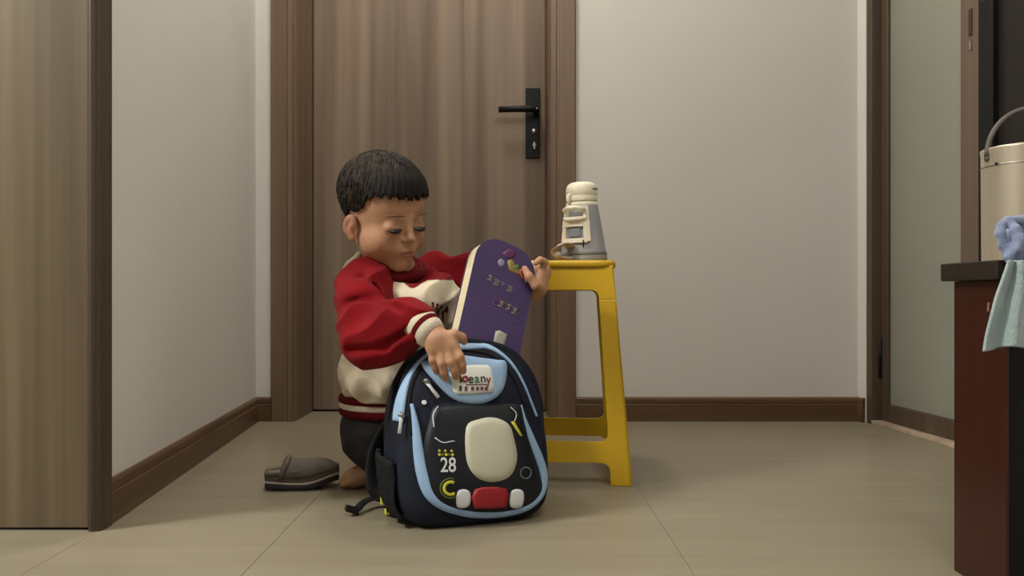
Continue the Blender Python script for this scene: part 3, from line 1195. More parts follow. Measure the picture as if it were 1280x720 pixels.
def bk_uv(px, py):
    d = Vector(((px - 640) / FPX, 1.0, -(py - HOR) / FPX))
    o = BK_INV @ Vector((0, 0, CAM_Z))
    dd = BK_INV.to_3x3() @ d
    t = -o.y / dd.y
    p = o + dd * t
    return np.array((p.x, p.z))


def bk_surf(u, wv, off):
    return Vector((u, -off, wv))


def bk_patch(name, px, material, rings=2, off=.0006):
    return patch(name, [bk_uv(*p) for p in px], bk_surf, .0004, material, BK, rings=rings, offset=off)


def bk_ring(name, cx, cy, r, wdt, material, a0=0, a1=360, ry=None):
    pts = [bk_uv(cx + r * math.cos(R(a)), cy + (ry or r) * math.sin(R(a))) for a in np.linspace(a0, a1, 18)]
    return ribbon(name, pts, wdt, bk_surf, .0006, material, BK, offset=.0008)


bk_patch('barcode_label', [(619.5, 414), (624, 413), (633.5, 418), (630, 433), (628, 434), (616.5, 427.5)], mat('label_white', (176, 178, 168), .6))
def bk_glyph(cx, cy, sz, mt, kind):
    """rounded hand-drawn glyph made of a few thick strokes"""
    ca, sa = math.cos(R(27)), math.sin(R(27))
    def q(x, y):
        return bk_uv(cx + (x * ca - y * sa) * sz, cy + (x * sa + y * ca) * sz)
    sets = {0: [[(-.9, -.7), (.9, -.7)], [(0, -1.1), (0, .1), (-.6, 1)], [(-.1, .1), (.8, .9)]],
            1: [[(-.8, -.4), (-.2, -1), (.6, -.5), (.1, .2)], [(-.3, .5), (.3, .6)]],
            2: [[(-.8, -.8), (.8, -.8), (.7, .8), (-.7, .8)], [(-.6, 0), (.6, 0)]],
            3: [[(-.9, -.6), (.8, -.6)], [(-.6, 0), (.6, 0)], [(-.9, .8), (.9, .8)], [(0, -1), (0, .9)]]}
    for st_ in sets[kind]:
        ribbon('title_stroke', [q(*p) for p in st_], .0022, bk_surf, .0005, mt, BK, offset=.0008)


for n_, (cx, cy) in enumerate(((612.5, 348), (620, 353), (628, 355.5), (636.5, 361))):
    bk_glyph(cx, cy, 3.6 if n_ != 2 else 2.6, M_title, (0, 2, 1, 2)[n_])
for n_, (cx, cy) in enumerate(((619, 378), (627, 380.5), (635.5, 384.5), (643.5, 389))):
    bk_glyph(cx, cy, 4.2, M_violet if n_ == 0 else M_title, (2, 3, 0, 3)[n_])
bk_patch('violet_patch', [(628, 316), (636, 311), (645, 314), (643, 322), (634, 324)], M_violet)
bk_patch('picture_patch', [(634, 326), (640, 324), (646, 336), (652, 338), (650, 345), (636, 338)], mat('book_tan', (140, 122, 66), .5))
bk_patch('picture_patch', [(641, 333), (647, 330), (649, 335), (643, 337)], mat('book_green', (96, 124, 40), .5), off=.0012)
bk_patch('picture_patch', [(649, 337), (656, 335), (658, 344), (655, 351), (650, 345)], mat('book_red', (158, 62, 52), .5), off=.0012)
bk_patch('picture_patch', [(655, 345), (661, 343), (659, 351), (656, 354)], mat('book_pink', (190, 160, 140), .5), off=.0018)
bk_patch('picture_patch', [(622.5, 326), (626, 323.5), (630, 326), (630, 331), (626, 334), (623, 331)], mat('book_lilac', (150, 142, 172), .5))
for i in range(6):
    x, y = 641 + i * 1.9, 418 - i * 8.5
    bk_ring('small_print', x, y, 2.0, .0012, mat('book_print', (84, 70, 110), .5) if i == 0 else MATS['book_print'], 0, 200)

# ------------------------------------------------------------------ grey slipper
M_sl = mat('slipper_grey', (84, 78, 70), 0.8, col2=(96, 90, 82), scale=(30, 30, 30), bump=0.3, bump_scale=400)
M_sl2 = mat('slipper_insole', (150, 136, 120), 0.85, bump=0.2, bump_scale=300)
M_sl3 = mat('slipper_line', (176, 168, 158), 0.7)
M_sl4 = mat('slipper_sole', (34, 32, 36), 0.7)
SL = empty('slipper', (-0.436, 1.658, 0.0), (0, 0, R(13)))
tag(SL, 'grey slipper lying on the floor behind the kneeling child', 'slipper')
LS = .150


def sole_out(x):
    q = x / LS
    return .030 * (math.sin(math.pi * min(max(q * .92 + .04, 0), 1))) ** .45 * (1 + .22 * sstep(.45, .8, q) - .06 * math.exp(-((q - .42) / .15) ** 2))


def sole_layer(name, z0, z1, infl, material, rise=.004):
    n = 28
    up_, lo_ = [], []
    for i in range(n + 1):
        x = LS * (0.5 - .5 * math.cos(math.pi * i / n))
        up_.append((x, sole_out(x) + infl))
        lo_.append((x, -sole_out(x) - infl))
    poly = up_ + lo_[::-1][1:-1]
    nn = len(poly)
    vs = []
    for zz, sc in ((z0, .985), ((z0 + z1) / 2, 1.0), (z1, .985)):
        for x, y in poly:
            xx = LS / 2 + (x - LS / 2) * sc
            vs.append((xx - .0735, y * sc, zz + .012 * sstep(.5, 1.0, x / LS) + 0.002 * math.cos(x / LS * 6)))
    fs = [tuple(range(nn))[::-1], tuple(range(2 * nn, 3 * nn))]
    for r in range(2):
        for i in range(nn):
            fs.append((r * nn + i, r * nn + (i + 1) % nn, (r + 1) * nn + (i + 1) % nn, (r + 1) * nn + i))
    return mesh(name, vs, fs, material, SL)


sole_layer('outsole', .0015, .013, 0.0, M_sl4)
sole_layer('sole_line', .0128, .0175, .0012, M_sl3)
sole_layer('midsole', .0172, .031, .0005, M_sl)
sole_layer('insole', .0308, .0335, -.006, M_sl2)
# closed upper over the toe half, with a raised soft rim round the opening
vs, fs = [], []
na, nb = 20, 14
for j in range(nb + 1):
    q = j / nb
    for i in range(na + 1):
        a = math.pi * i / na
        x = .050 + .096 * q
        r = sole_out(min(x, LS * .985)) + .002
        hgt = (.036 - .010 * q) * (1 - .75 * q ** 5)
        vs.append((x - .0735 - .016 * (1 - q) * (1 - math.sin(a)), r * math.cos(a), .026 + .012 * sstep(.5, 1.0, x / LS) + hgt * math.sin(a) ** .75))
for j in range(nb):
    for i in range(na):
        a = j * (na + 1) + i
        fs.append((a, a + 1, a + na + 2, a + na + 1))
up_o = mesh('upper', vs, fs, M_sl, SL)
md = up_o.modifiers.new('solid', 'SOLIDIFY')
md.thickness = .006
tube('opening_rim', [Vector(v) + Vector((-.001, 0, .001)) for v in vs[:na + 1]], .0055, M_sl, SL, n=10)
# heel counter: low collar round the back half of the foot bed
hc_ = [Vector((LS * (.06 + .42 * t) - .0735 - .004, s2 * (sole_out(LS * (.06 + .42 * t)) - .002), .034 + .004 * t)) for s2, rng_ in ((1, np.linspace(1, 0, 10)), (-1, np.linspace(0, 1, 10))) for t in rng_]
tube('heel_collar', hc_, .0055, M_sl, SL, n=8)

# ------------------------------------------------------------------ right foreground: console table, cabinet, pail, towel
TBX = .641
TB = empty('console_table', (TBX, 1.16, 0))
tag(TB, 'low dark red wooden table with thick brown top and towel', 'table')
box('end_panel', (0.0, -.122, 0.0), (.004, 0, .4185), M_mahog, TB, bev=.0006)
sc1 = box('scuff_mark', (-.0006, -.046, .384), (.0002, -.041, .396), mat('scuff', (120, 92, 84), .8), TB)
sc1.rotation_euler = (R(6), 0, 0)
box('table_top', (-.017, -.130, .419), (.54, .006, .4445), M_slab, TB, bev=.002)
box('end_panel', (.50, -.122, 0.0), (.52, 0, .4185), M_mahog, TB, bev=.0015)
box('back_panel', (.0045, -.118, 0.0), (.499, -.008, .4185), M_black, TB)
KB = empty('black_cabinet', (.778, 1.195, 0))
tag(KB, 'low black cabinet behind the dark red table', 'cabinet')
box('body', (0, 0, .02), (.40, .20, .428), M_black, KB, bev=.003)
box('top', (-.004, -.004, .4285), (.404, .204, .438), M_black, KB, bev=.002)
box('plinth', (.01, .012, 0), (.39, .19, .0195), M_black, KB)
box('door', (.004, -.016, .025), (.197, -.0005, .424), M_black, KB, bev=.002)
box('door', (.203, -.016, .025), (.396, -.0005, .424), M_black, KB, bev=.002)

M_pail = mat('pail_metal', (190, 180, 162), 0.38, metal=0.55, col2=(180, 170, 152), scale=(60, 60, 2))
PL = empty('metal_pail', (.842, 1.296, .4382))
tag(PL, 'pale metal pail with arched carrying handle on the black cabinet', 'pail')
lathe('body', [(.060, 0.001), (.066, 0), (.070, .003), (.0705, .010), (.0718, .19), (.0728, .195), (.0728, .198), (.0705, .1985), (.069, .196), (.0675, .03), (.062, .008), (.01, .008)], M_pail, PL, 56)
lathe('seam', [(.0722, .168), (.0727, .1685), (.0727, .1695), (.0722, .170)], M_steel, PL, 56)
harc = [Vector((-.0725 * math.cos(t), 0, .185 + .078 * math.sin(t))) for t in np.linspace(0, math.pi, 30)]
hnd = tube('handle', harc, .0042, mat('handle_grey', (84, 79, 73), .6), PL, n=10)
for s_ in (-1, 1):
    tube('ear', [Vector((s_ * .0715, 0, .182)), Vector((s_ * .0745, 0, .182))], .005, MATS['handle_grey'], PL, n=12)
tube('rivet', [Vector((-.0700, -.022, .170)), Vector((-.0722, -.0226, .170))], .0022, M_black, PL, n=8)
lathe('lid', [(.0665, .19), (.0665, .194), (.05, .1955), (.001, .196)], M_black, PL, 40)

M_tw1 = mat('towel_blue', (122, 134, 164), 0.9, col2=(108, 120, 152), scale=(40, 40, 40), bump=0.6, bump_scale=350, sheen=.3)
M_tw2 = mat('towel_sage', (150, 168, 168), 0.9, col2=(138, 156, 158), scale=(40, 40, 40), bump=0.6, bump_scale=350, sheen=.3)
TW = empty('towel', (.64, 1.02, .445))
tag(TW, 'blue and sage green towel hanging over edge of red table', 'towel')
# hanging end: folded sheet with fanning pleats
rowsT = [(326, 1259, 1300, .030), (338, 1255, 1306, .026), (352, 1250, 1312, .022), (372, 1243, 1316, .020), (395, 1237, 1318, .019), (418, 1231, 1320, .018), (437, 1228, 1322, .018)]
vs, fs = [], []
nx = 48
rowsD = [spline([(r[0], r[1], r[2], r[3]) for r in rowsT], 36)][0]
for ri, (py, xa, xb, am) in enumerate(rowsD):
    q = ri / (len(rowsD) - 1)
    for i in range(nx + 1):
        f = i / nx
        base = 1.020 - .006 * q
        dd = base - am * 1.0 * (1 - abs(math.sin(f * 6.2 + .25 + .3 * q)) ** .6) * (.4 + .6 * q) - am * .25 * (math.sin(f * 19 + 2 * q) * .5 + .5)
        pyy = py + (3.5 * math.sin(f * 6.0 + 2.5) if q > .6 else 0) * (q - .6) / .4
        vs.append(P(xa + (xb - xa) * f, pyy, dd) - Vector((.64, 1.02, .445)))
for i in range(len(rowsD) - 1):
    for j in range(nx):
        a = i * (nx + 1) + j
        fs.append((a, a + 1, a + nx + 2, a + nx + 1))
to = mesh('hanging_end', vs, fs, M_tw2, TW)
md = to.modifiers.new('solid', 'SOLIDIFY')
md.thickness = .004
# bunched blue top
sd = SDF((.58, .96, .42), (.76, 1.13, .53), .0022)
B_ = lambda x, y, d: np.array(P(x, y, d))
wrp = folds(150, .0015, 6, 1)
sd.chain([B_(1262, 322, 1.03), B_(1255, 307, 1.033), B_(1250, 292, 1.037), B_(1251, 281, 1.040), B_(1258, 276, 1.042), B_(1268, 276, 1.045), B_(1280, 278, 1.05), B_(1292, 284, 1.055)], [.0065, .0055, .0055, .0058, .0060, .0065, .008, .010], k=.004, warp=wrp)
sd.chain([B_(1262, 323, 1.027), B_(1270, 312, 1.022), B_(1273, 298, 1.022), B_(1269, 286, 1.028), B_(1262, 278, 1.038)], [.0075, .0075, .0065, .0055, .0050], k=.003, warp=wrp)
sd.chain([B_(1268, 322, 1.035), B_(1283, 308, 1.038), B_(1287, 292, 1.045)], [.010, .014, .013], k=.004, warp=wrp)
sd.chain([B_(1262, 318, 1.06), B_(1262, 300, 1.065), B_(1270, 288, 1.065)], [.008, .010, .010], k=.004, warp=wrp)
sd.chain([B_(1268, 326, 1.06), B_(1290, 322, 1.07), B_(1310, 322, 1.08)], [.011, .013, .010], k=.006, warp=wrp)
_sl, _x, _y, _z = sd.region((.58, .96, .42), (.76, 1.13, .53))
sd.F[_sl] = np.where(_y > 1.0275, np.maximum(sd.F[_sl], (.4458 - _z)), sd.F[_sl]).astype(np.float32)
sd.build('bunched_top', M_tw1, TW, smooth=1, origin=(.64, 1.02, .445))

# ------------------------------------------------------------------ the child
M_skin = mat('skin', (200, 150, 120), 0.55, attr='Col', sss=0.12, spec=0.35)
M_hair = mat('hair', (20, 17, 16), 0.75, col2=(30, 25, 23), scale=(120, 120, 20), spec=0.2)
M_redf = mat('red_fleece', (126, 14, 23), 0.95, col2=(112, 11, 19), scale=(14, 14, 14), bump=0.35, bump_scale=260, sheen=.03, spec=0.15)
M_drk = mat('dark_red_rib', (88, 12, 19), 0.95, bump=0.4, bump_scale=300, spec=0.15)
M_crm = mat('cream_fleece', (206, 194, 172), 0.9, attr='Col', bump=0.35, bump_scale=260, sheen=.03, spec=0.15)
M_crm2 = mat('cream_rib', (208, 196, 176), 0.9, bump=0.5, bump_scale=300, sheen=.2)
M_trs = mat('black_trousers', (26, 25, 27), 0.85, col2=(32, 31, 33), scale=(20, 20, 20), bump=0.3, bump_scale=300)
M_eye = mat('eye_dark', (26, 18, 16), 0.25)
M_brow = mat('eyebrow_hair', (112, 82, 64), 0.9)

CH = empty('person', (-0.25, 1.68, 0))
tag(CH, 'kneeling child in red and cream sweatshirt reaching into the backpack', 'person')
ORG = (-0.25, 1.68, 0)
# head frame: local x = the child's left, y = forward, z = up
HC = P(479.5, 265, 1.565)
yaw, pit, rol = R(46), R(17), R(8)
fwd = Vector((math.sin(yaw), -math.cos(yaw), 0))
lft = Vector((math.cos(yaw), math.sin(yaw), 0))
HM = Matrix(((lft.x, fwd.x, 0), (lft.y, fwd.y, 0), (0, 0, 1)))
HM = HM @ Matrix.Rotation(-pit, 3, 'X') @ Matrix.Rotation(-rol, 3, 'Y')
HS = 1.0


def H(x, y, z):
    return HC + HM @ (Vector((x, y, z)) * HS)


def hrot(rx=0, ry=0, rz=0):
    return HM @ Matrix.Rotation(R(rz), 3, 'Z') @ Matrix.Rotation(R(ry), 3, 'Y') @ Matrix.Rotation(R(rx), 3, 'X')


body = SDF((-.44, 1.30, -.005), (.13, 1.86, .72), .0021)
# head
body.ell(H(0, -.010, .028), (.071, .087, .076), HM, .01)
body.ell(H(0, .030, .030), (.060, .052, .050), HM, .02)
body.ell(H(0, .028, -.036), (.0535, .052, .064), HM, .03)
for s_ in (-1, 1):
    body.ell(H(s_ * .034, .046, -.042), (.026, .028, .028), HM, .016)
    body.ell(H(s_ * .040, .014, -.050), (.018, .028, .024), HM, .02)
body.ell(H(0, .060, -.088), (.020, .018, .016), HM, .018)
body.ell(H(0, .066, -.055), (.026, .022, .020), HM, .014)      # muzzle
for s_ in (-1, 1):
    body.ell(H(s_ * .029, .0905, -.008), (.014, .010, .0095), HM, .012, sub=True)   # eye socket
    body.ell(H(s_ * .0295, .0705, -.011), (.0150, .0112, .0105), HM, .007)          # lowered eyelid
body.cap(H(0, .078, .006), H(0, .0905, -.028), .0055, .0078, .010)
body.ell(H(0, .0925, -.0315), (.0088, .0080, .0072), HM, .005)
for s_ in (-1, 1):
    body.ell(H(s_ * .0100, .0850, -.0345), (.0055, .0065, .0052), HM, .004)
    body.ell(H(s_ * .0048, .0905, -.0400), (.0022, .0030, .0022), HM, .0015, sub=True)
body.ell(H(0, .0862, -.0565), (.0155, .0055, .0042), HM, .003)
body.ell(H(0, .0850, -.0645), (.0128, .0058, .0046), HM, .003)
body.ell(H(0, .0925, -.0602), (.0170, .0050, .0012), HM, .0015, sub=True)
for s_ in (-1, 1):
    er = hrot(rx=-12, rz=s_ * 24)
    body.ell(H(s_ * .0730, -.004, -.022), (.0062, .0150, .0225), er, .004)
    body.ell(H(s_ * .0700, .000, -.044), (.0055, .0085, .009), er, .005)
    body.ell(H(s_ * .0815, -.001, -.020), (.0062, .0085, .0140), er, .0025, sub=True)
    body.ell(H(s_ * .0745, .0030, -.022), (.0030, .0035, .0065), er, .003)
# neck and trunk
SHC = Vector((-.235, 1.632, .415))
NB_ = Vector((-.240, 1.615, .452))
body.cap(H(0, -.018, -.050), NB_, .043, .044, .02)
body.ell((-.235, 1.645, .34), (.085, .075, .10), None, .02)
body.ell((-.245, 1.685, .20), (.085, .085, .11), None, .03)
RSH, LSH = Vector((-.283, 1.555, .410)), Vector((-.165, 1.708, .440))
REL = P(461, 421, 1.455)
RWR = P(541, 416, 1.392)
LEL = P(598, 346, 1.672)
LWR = P(676, 340, 1.625)
RMID = P(507, 400, 1.425)
body.cap(SHC, RSH, .045, .036, .02)
body.cap(SHC, LSH, .045, .036, .02)
body.chain([RSH, REL, RMID, RWR], [.032, .028, .024, .0185], .012)
body.chain([LSH, LEL, LWR], [.032, .027, .019], .012)


# right hand: back of the hand up, fingers hanging over the flap
def fing(pts, r0, r1, k=.003):
    n = len(pts)
    body.chain(pts, [r0 + (r1 - r0) * i / (n - 1) for i in range(n)], k)


pk_ = P(551, 428, 1.378)
body.cap(RWR, P(546, 424, 1.381), .0185, .0195, .010)
body.cap(P(541, 430, 1.382), P(560, 425, 1.380), .0125, .0125, .012)
body.cap(P(543, 439, 1.378), P(566, 434, 1.376), .0115, .0115, .012)
fing([P(541, 438, 1.378), P(541, 450, 1.374), P(544, 459, 1.379), P(546, 465, 1.388)], .0078, .0058)
fing([P(551, 438, 1.374), P(552, 454, 1.367), P(555, 465, 1.372), P(557, 473, 1.382)], .0084, .0061)
fing([P(560, 437, 1.373), P(564, 452, 1.366), P(568, 463, 1.371), P(570, 471, 1.381)], .0084, .0062)
fing([P(568, 433, 1.375), P(575, 446, 1.368), P(578, 456, 1.372), P(579, 464, 1.381)], .0082, .0060)
fing([P(553, 422, 1.384), P(568, 418, 1.384), P(577, 422, 1.390), P(580, 427, 1.400)], .0100, .0066, .005)

# left hand: closed round the upper right corner of the book (thumb in front, fingers behind)
def BKP(u, wv, y):
    return BK.matrix_world @ Vector((u, y, wv))


DZ_ = .044


def BKQ(u, wv, y):
    return BKP(u, wv + DZ_, y)


eb = BW / 2
palm0 = BKQ(eb + .021, .012, .014)
body.cap(LWR, palm0, .019, .018, .010)
body.cap(BKQ(eb + .016, .046, .020), BKQ(eb + .016, .002, .022), .0135, .0135, .010)
body.cap(BKQ(eb + .014, .040, .006), BKQ(eb + .014, .010, .006), .0115, .0115, .012)
fing([BKQ(eb + .012, .008, -.002), BKQ(eb - .002, .004, -.0130), BKQ(eb - .020, .016, -.0125), BKQ(eb - .030, .030, -.0075)], .0096, .0066, .005)       # thumb on the cover
fing([BKQ(eb + .015, .050, .004), BKQ(eb + .011, .062, -.007), BKQ(eb - .002, .060, -.0115), BKQ(eb - .008, .052, -.0075)], .0080, .0062)                # index over the corner
for i, zz in enumerate((.046, .032, .018)):
    fing([BKQ(eb + .016, zz, .026), BKQ(eb + .008, zz + .003, .044), BKQ(eb - .012, zz + .006, .0465), BKQ(eb - .028, zz + .008, .0425)], .0078, .0060)

# legs: kneeling on the shins, sitting back on the heels
RH, LH = Vector((-.280, 1.664, .108)), Vector((-.225, 1.745, .108))
RK, LK = Vector((-.150, 1.674, .064)), Vector((-.158, 1.762, .064))
RA, LA = Vector((-.282, 1.664, .034)), Vector((-.275, 1.765, .034))
body.chain([RH, RK], [.055, .042], .02)
body.chain([LH, LK], [.055, .042], .02)
body.chain([RK, RA], [.036, .024], .02)
body.chain([LK, LA], [.036, .024], .02)
for a_, dy in ((RA, -.008), (LA, .004)):
    toe = Vector((a_.x - .062, a_.y + dy, .014))
    ball = Vector((a_.x - .045, a_.y + dy, .020))
    body.chain([a_, ball, toe], [.025, .020, .0125], .012)
    for i in range(5):
        yy = (i - 2) * .0085
        body.cap(Vector((ball.x, ball.y + yy, .018)), Vector((toe.x - .004 + .002 * abs(i - 1), toe.y + yy * 1.1, .0095)), .0072, .0058, .003)

body.F[:, :, :3] = np.maximum(body.F[:, :, :3], (.0012 - (body.lo[2] + body.h * np.arange(3)))[None, None, :].astype(np.float32))
_sl, _x, _y, _z = body.region((-.44, 1.56, -.005), (-.2, 1.8, .02))
body.F[_sl] = np.maximum(body.F[_sl], (.0015 - _z).astype(np.float32))
HMi = np.array(HM.transposed())
SK = np.array(lin((178, 135, 106))[:3])


def skin_col(V):
    L_ = ((V - np.array(HC)) @ HMi.T) / HS
    C = np.tile(SK, (len(V), 1))

    def blend(wt, col):
        nonlocal C
        c = np.array(lin(col)[:3])
        C = C * (1 - wt[:, None]) + c * wt[:, None]

    def blob(c, r, p=2.0):
        d = np.sqrt((((L_ - np.array(c)) / np.array(r)) ** 2).sum(1))
        return np.exp(-d ** p)
    for s_ in (-1, 1):
        blend(.40 * blob((s_ * .040, .055, -.040), (.022, .03, .020)), (172, 106, 85))
        blend(.5 * blob((s_ * .078, -.004, -.022), (.012, .018, .024)), (160, 96, 80))
        blend(.45 * blob((s_ * .0295, .082, .000), (.017, .012, .006)), (128, 88, 70))
    blend(.35 * blob((0, .095, -.032), (.012, .012, .010)), (172, 110, 88))
    blend(.85 * blob((0, .088, -.0605), (.0145, .010, .0085), 4.0), (148, 78, 69))
    blend(.6 * blob((0, .088, -.0604), (.015, .012, .0016), 4.0), (112, 52, 48))
    return np.concatenate([C, np.ones((len(C), 1))], 1)


bo = body.build('body', M_skin, CH, smooth=1, colors=skin_col, origin=ORG)

# eyes: narrow dark slits under lowered lids, with lashes and soft brows
for s_ in (-1, 1):
    pts = [H(s_ * .0295 + q * .0148, .0846 - .0042 * q * q - (.0015 if s_ * q > 0 else 0) * abs(q), -.0168 + .0022 * q * q) for q in np.linspace(-1, 1, 11)]
    rad = [.0007 + .0040 * math.cos(q * 1.45) for q in np.linspace(-1, 1, 11)]
    e = tube('eye', [Vector(p) - Vector(ORG) for p in pts], rad, M_eye, CH, n=10, flat=1.0)
    pts = [H(s_ * .0295 + q * .0150, .0842 - .0050 * q * q, -.0140 + .0002 - .0028 * (q * s_ > 0) * q * q) for q in np.linspace(-1, 1, 11)]
    tube('eyelash', [Vector(p) - Vector(ORG) for p in pts], [.0003 + .0010 * math.cos(q * 1.5) for q in np.linspace(-1, 1, 11)], M_eye, CH, n=6)
    pts = [H(s_ * .031 + s_ * q * .0165,   .0858 - .0030 * (q + .1) - .0080 * max(q, -.3) ** 2, .0120 + .0020 * (1 - q * q)) for q in np.linspace(-1, 1, 11)]
    tube('eyebrow', [Vector(p) - Vector(ORG) for p in pts], [.0005 + .0020 * math.cos(q * 1.4) for q in np.linspace(-1, 1, 11)], M_brow, CH, n=6, flat=.9)

# hair: close cap with a ragged fringe, tapered sides, plus lying strands
CC, CR = np.array((0, -.010, .028)), np.array((.071, .087, .076))


def hairline(phi):
    """lower edge (local z) against the angle from the front"""
    a = abs(phi)
    base = np.interp(a, [0, 38, 52, 62, 74, 92, 108, 125, 180], [.047, .048, .040, .018, .006, .006, -.014, -.040, -.052])
    return base + .004 * np.sin(phi * .55) * (a < 60) + .003 * np.sin(phi * 1.3 + 1) * (a < 60)


hs = SDF(np.array(HC) - .125, np.array(HC) + .125, .0019)
_, X, Y, Z = hs.region(np.array(HC) - .125, np.array(HC) + .125)
Lx = HMi[0, 0] * (X - HC.x) + HMi[0, 1] * (Y - HC.y) + HMi[0, 2] * (Z - HC.z)
Ly = HMi[1, 0] * (X - HC.x) + HMi[1, 1] * (Y - HC.y) + HMi[1, 2] * (Z - HC.z)
Lz = HMi[2, 0] * (X - HC.x) + HMi[2, 1] * (Y - HC.y) + HMi[2, 2] * (Z - HC.z)
ph = np.degrees(np.arctan2(Lx, Ly + .010))
top_t = np.clip((Lz - .02) / .06, 0, 1)
thick_h = .0045 + .0075 * top_t + .003 * np.clip(1 - np.abs(ph) / 60, 0, 1)
r_ = CR[None, None, None, :]
qx, qy, qz = Lx - CC[0], Ly - CC[1], Lz - CC[2]
k0 = np.sqrt((qx / CR[0]) ** 2 + (qy / CR[1]) ** 2 + (qz / CR[2]) ** 2)
k1 = np.sqrt((qx / CR[0] ** 2) ** 2 + (qy / CR[1] ** 2) ** 2 + (qz / CR[2] ** 2) ** 2) + 1e-6
dc = k0 * (k0 - 1) / k1
# forehead bulge carries the fringe
q2 = np.sqrt((Lx / .060) ** 2 + ((Ly - .030) / .052) ** 2 + ((Lz - .030) / .050) ** 2)
q3 = np.sqrt((Lx / .060 ** 2) ** 2 + ((Ly - .030) / .052 ** 2) ** 2 + ((Lz - .030) / .050 ** 2) ** 2) + 1e-6
df = q2 * (q2 - 1) / q3
kk = .02
hh = np.clip(.5 + .5 * (dc - df) / kk, 0, 1)
dsurf = dc * (1 - hh) + df * hh - kk * hh * (1 - hh)
strand = .0012 * np.sin(ph * 1.1 + 8 * Lz) * np.sin(Lz * 90 + ph * .2)
outer_h = dsurf - thick_h + strand
cut = hairline(ph) - Lz
hs.F[:] = np.maximum(np.maximum(outer_h, cut), -(dsurf + .004)).astype(np.float32)
hair = hs.build('hair', M_hair, CH, smooth=1, origin=ORG)
# strands lying along the scalp away from the crown whorl
vs_all, fs_all = [], []
crown = np.array((.012, -.055, .075))
cn = (crown / np.linalg.norm(crown / CR))


def on_scalp(d, lift):
    d = d / np.linalg.norm(d / CR)
    p = CC + d
    if p[1] > .0:
        for _ in range(3):
            q = np.sqrt((p[0] / .060) ** 2 + ((p[1] - .030) / .052) ** 2 + ((p[2] - .030) / .050) ** 2)
            if q < 1:
                break
            break
    n = d / CR ** 2
    n /= np.linalg.norm(n)
    return p + n * lift, n


rng = np.random.RandomState(3)
cnt_s = 0
while cnt_s < 2200:
    d = rng.normal(size=3)
    d[2] = abs(d[2]) * 1.1 - .25
    d /= np.linalg.norm(d)
    p, n = on_scalp(d * CR, .0)
    phi = math.degrees(math.atan2(p[0], p[1] + .010))
    if p[2] < float(hairline(phi)) + .012:
        continue
    cnt_s += 1
    tt = min(max((p[2] - .02) / .06, 0), 1)
    front = max(0, 1 - abs(phi) / 60)
    lift0 = .0040 + .0078 * tt + .004 * front
    length = (.012 + .020 * tt + .012 * front) * rng.uniform(.8, 1.4)
    low = rng.uniform(.002, .011)
    lift1 = rng.uniform(-.0006, .0022)
    path = []
    cur = d.copy()
    jit = rng.normal(size=3) * .25
    for sI in range(6):
        p, n = on_scalp(cur * CR, lift0 + .0012 * math.sin(sI / 5 * math.pi) + (.0012 if sI == 5 else 0) + lift1 * sI / 5)
        phi = math.degrees(math.atan2(p[0], p[1] + .010))
        if p[2] < float(hairline(phi)) - low:
            break
        path.append(HC + HM @ (Vector(p) * HS) - Vector(ORG))
        away = (p - (CC + cn)) + jit * .05
        away = away - n * away.dot(n)
        away[2] -= .02
        away = away / (np.linalg.norm(away) + 1e-9)
        p2 = p + away * length / 5
        cur = (p2 - CC) / CR
        cur /= np.linalg.norm(cur)
    if len(path) < 3:
        continue
    rr = .0011 + .0006 * rng.rand()
    v_, f_ = tube_data(path, [rr * (1 - .8 * (i / (len(path) - 1)) ** 2) for i in range(len(path))], 4)
    b0 = len(vs_all)
    vs_all += v_
    fs_all += [tuple(b0 + q for q in f) for f in f_]
so = mesh('hair_strands', vs_all, fs_all, mat('hair_strand', (26, 21, 19), 0.6, col2=(70, 55, 43), scale=(60, 60, 60), contrast=(.4, .75), spec=0.2), hair)  # lighter brown puts the crown's highlights into the strand colour
so['kind'] = 'stuff'

# trousers
wr2 = folds(60, .003, 6, 5)
tr = SDF((-.44, 1.54, 0.0), (.04, 1.90, .26), .003)
tr.ell((-.262, 1.698, .120), (.096, .102, .078), None, .02)
tr.chain([RH, RK], [.073, .055], .025, warp=wr2)
tr.chain([LH, LK], [.073, .055], .025, warp=wr2)
tr.chain([RK, RA + Vector((.020, 0, .006))], [.050, .037], .02, warp=wr2)
tr.chain([LK, LA + Vector((.020, 0, .006))], [.050, .037], .02, warp=wr2)
sl, X, Y, Z = tr.region((-.44, 1.54, 0), (.04, 1.90, .26))
tr.F[sl] = np.maximum(tr.F[sl], (.0022 - Z).astype(np.float32))
tr.build('trousers', M_trs, CH, smooth=1, origin=ORG)

# sweatshirt: cream trunk, red sleeves and yoke, ribbed cuffs, collar and hem
wr3 = folds(80, .0028, 6, 3)
CREAM = np.array(lin((214, 202, 178))[:3])
sh = SDF((-.44, 1.48, .10), (.02, 1.86, .50), .0028)
trunk_rot = Matrix.Rotation(R(-35), 3, 'Z')
sh.ell((-.235, 1.648, .345), (.118, .088, .125), trunk_rot, .02)
sh.ell((-.252, 1.688, .238), (.116, .112, .085), trunk_rot, .04)
sh.cap(SHC + Vector((0, 0.01, -.01)), RSH, .060, .038, .02)
sh.cap(SHC + Vector((0, 0.01, -.01)), LSH, .062, .045, .02)
# sagging belly folds
sh.chain([P(438, 470, 1.62), P(455, 480, 1.585), P(480, 485, 1.57)], [.022, .026, .022], .02, warp=wr3)
sh.chain([P(438, 488, 1.63), P(465, 494, 1.59), P(495, 494, 1.585)], [.014, .017, .016], .012, warp=wr3)
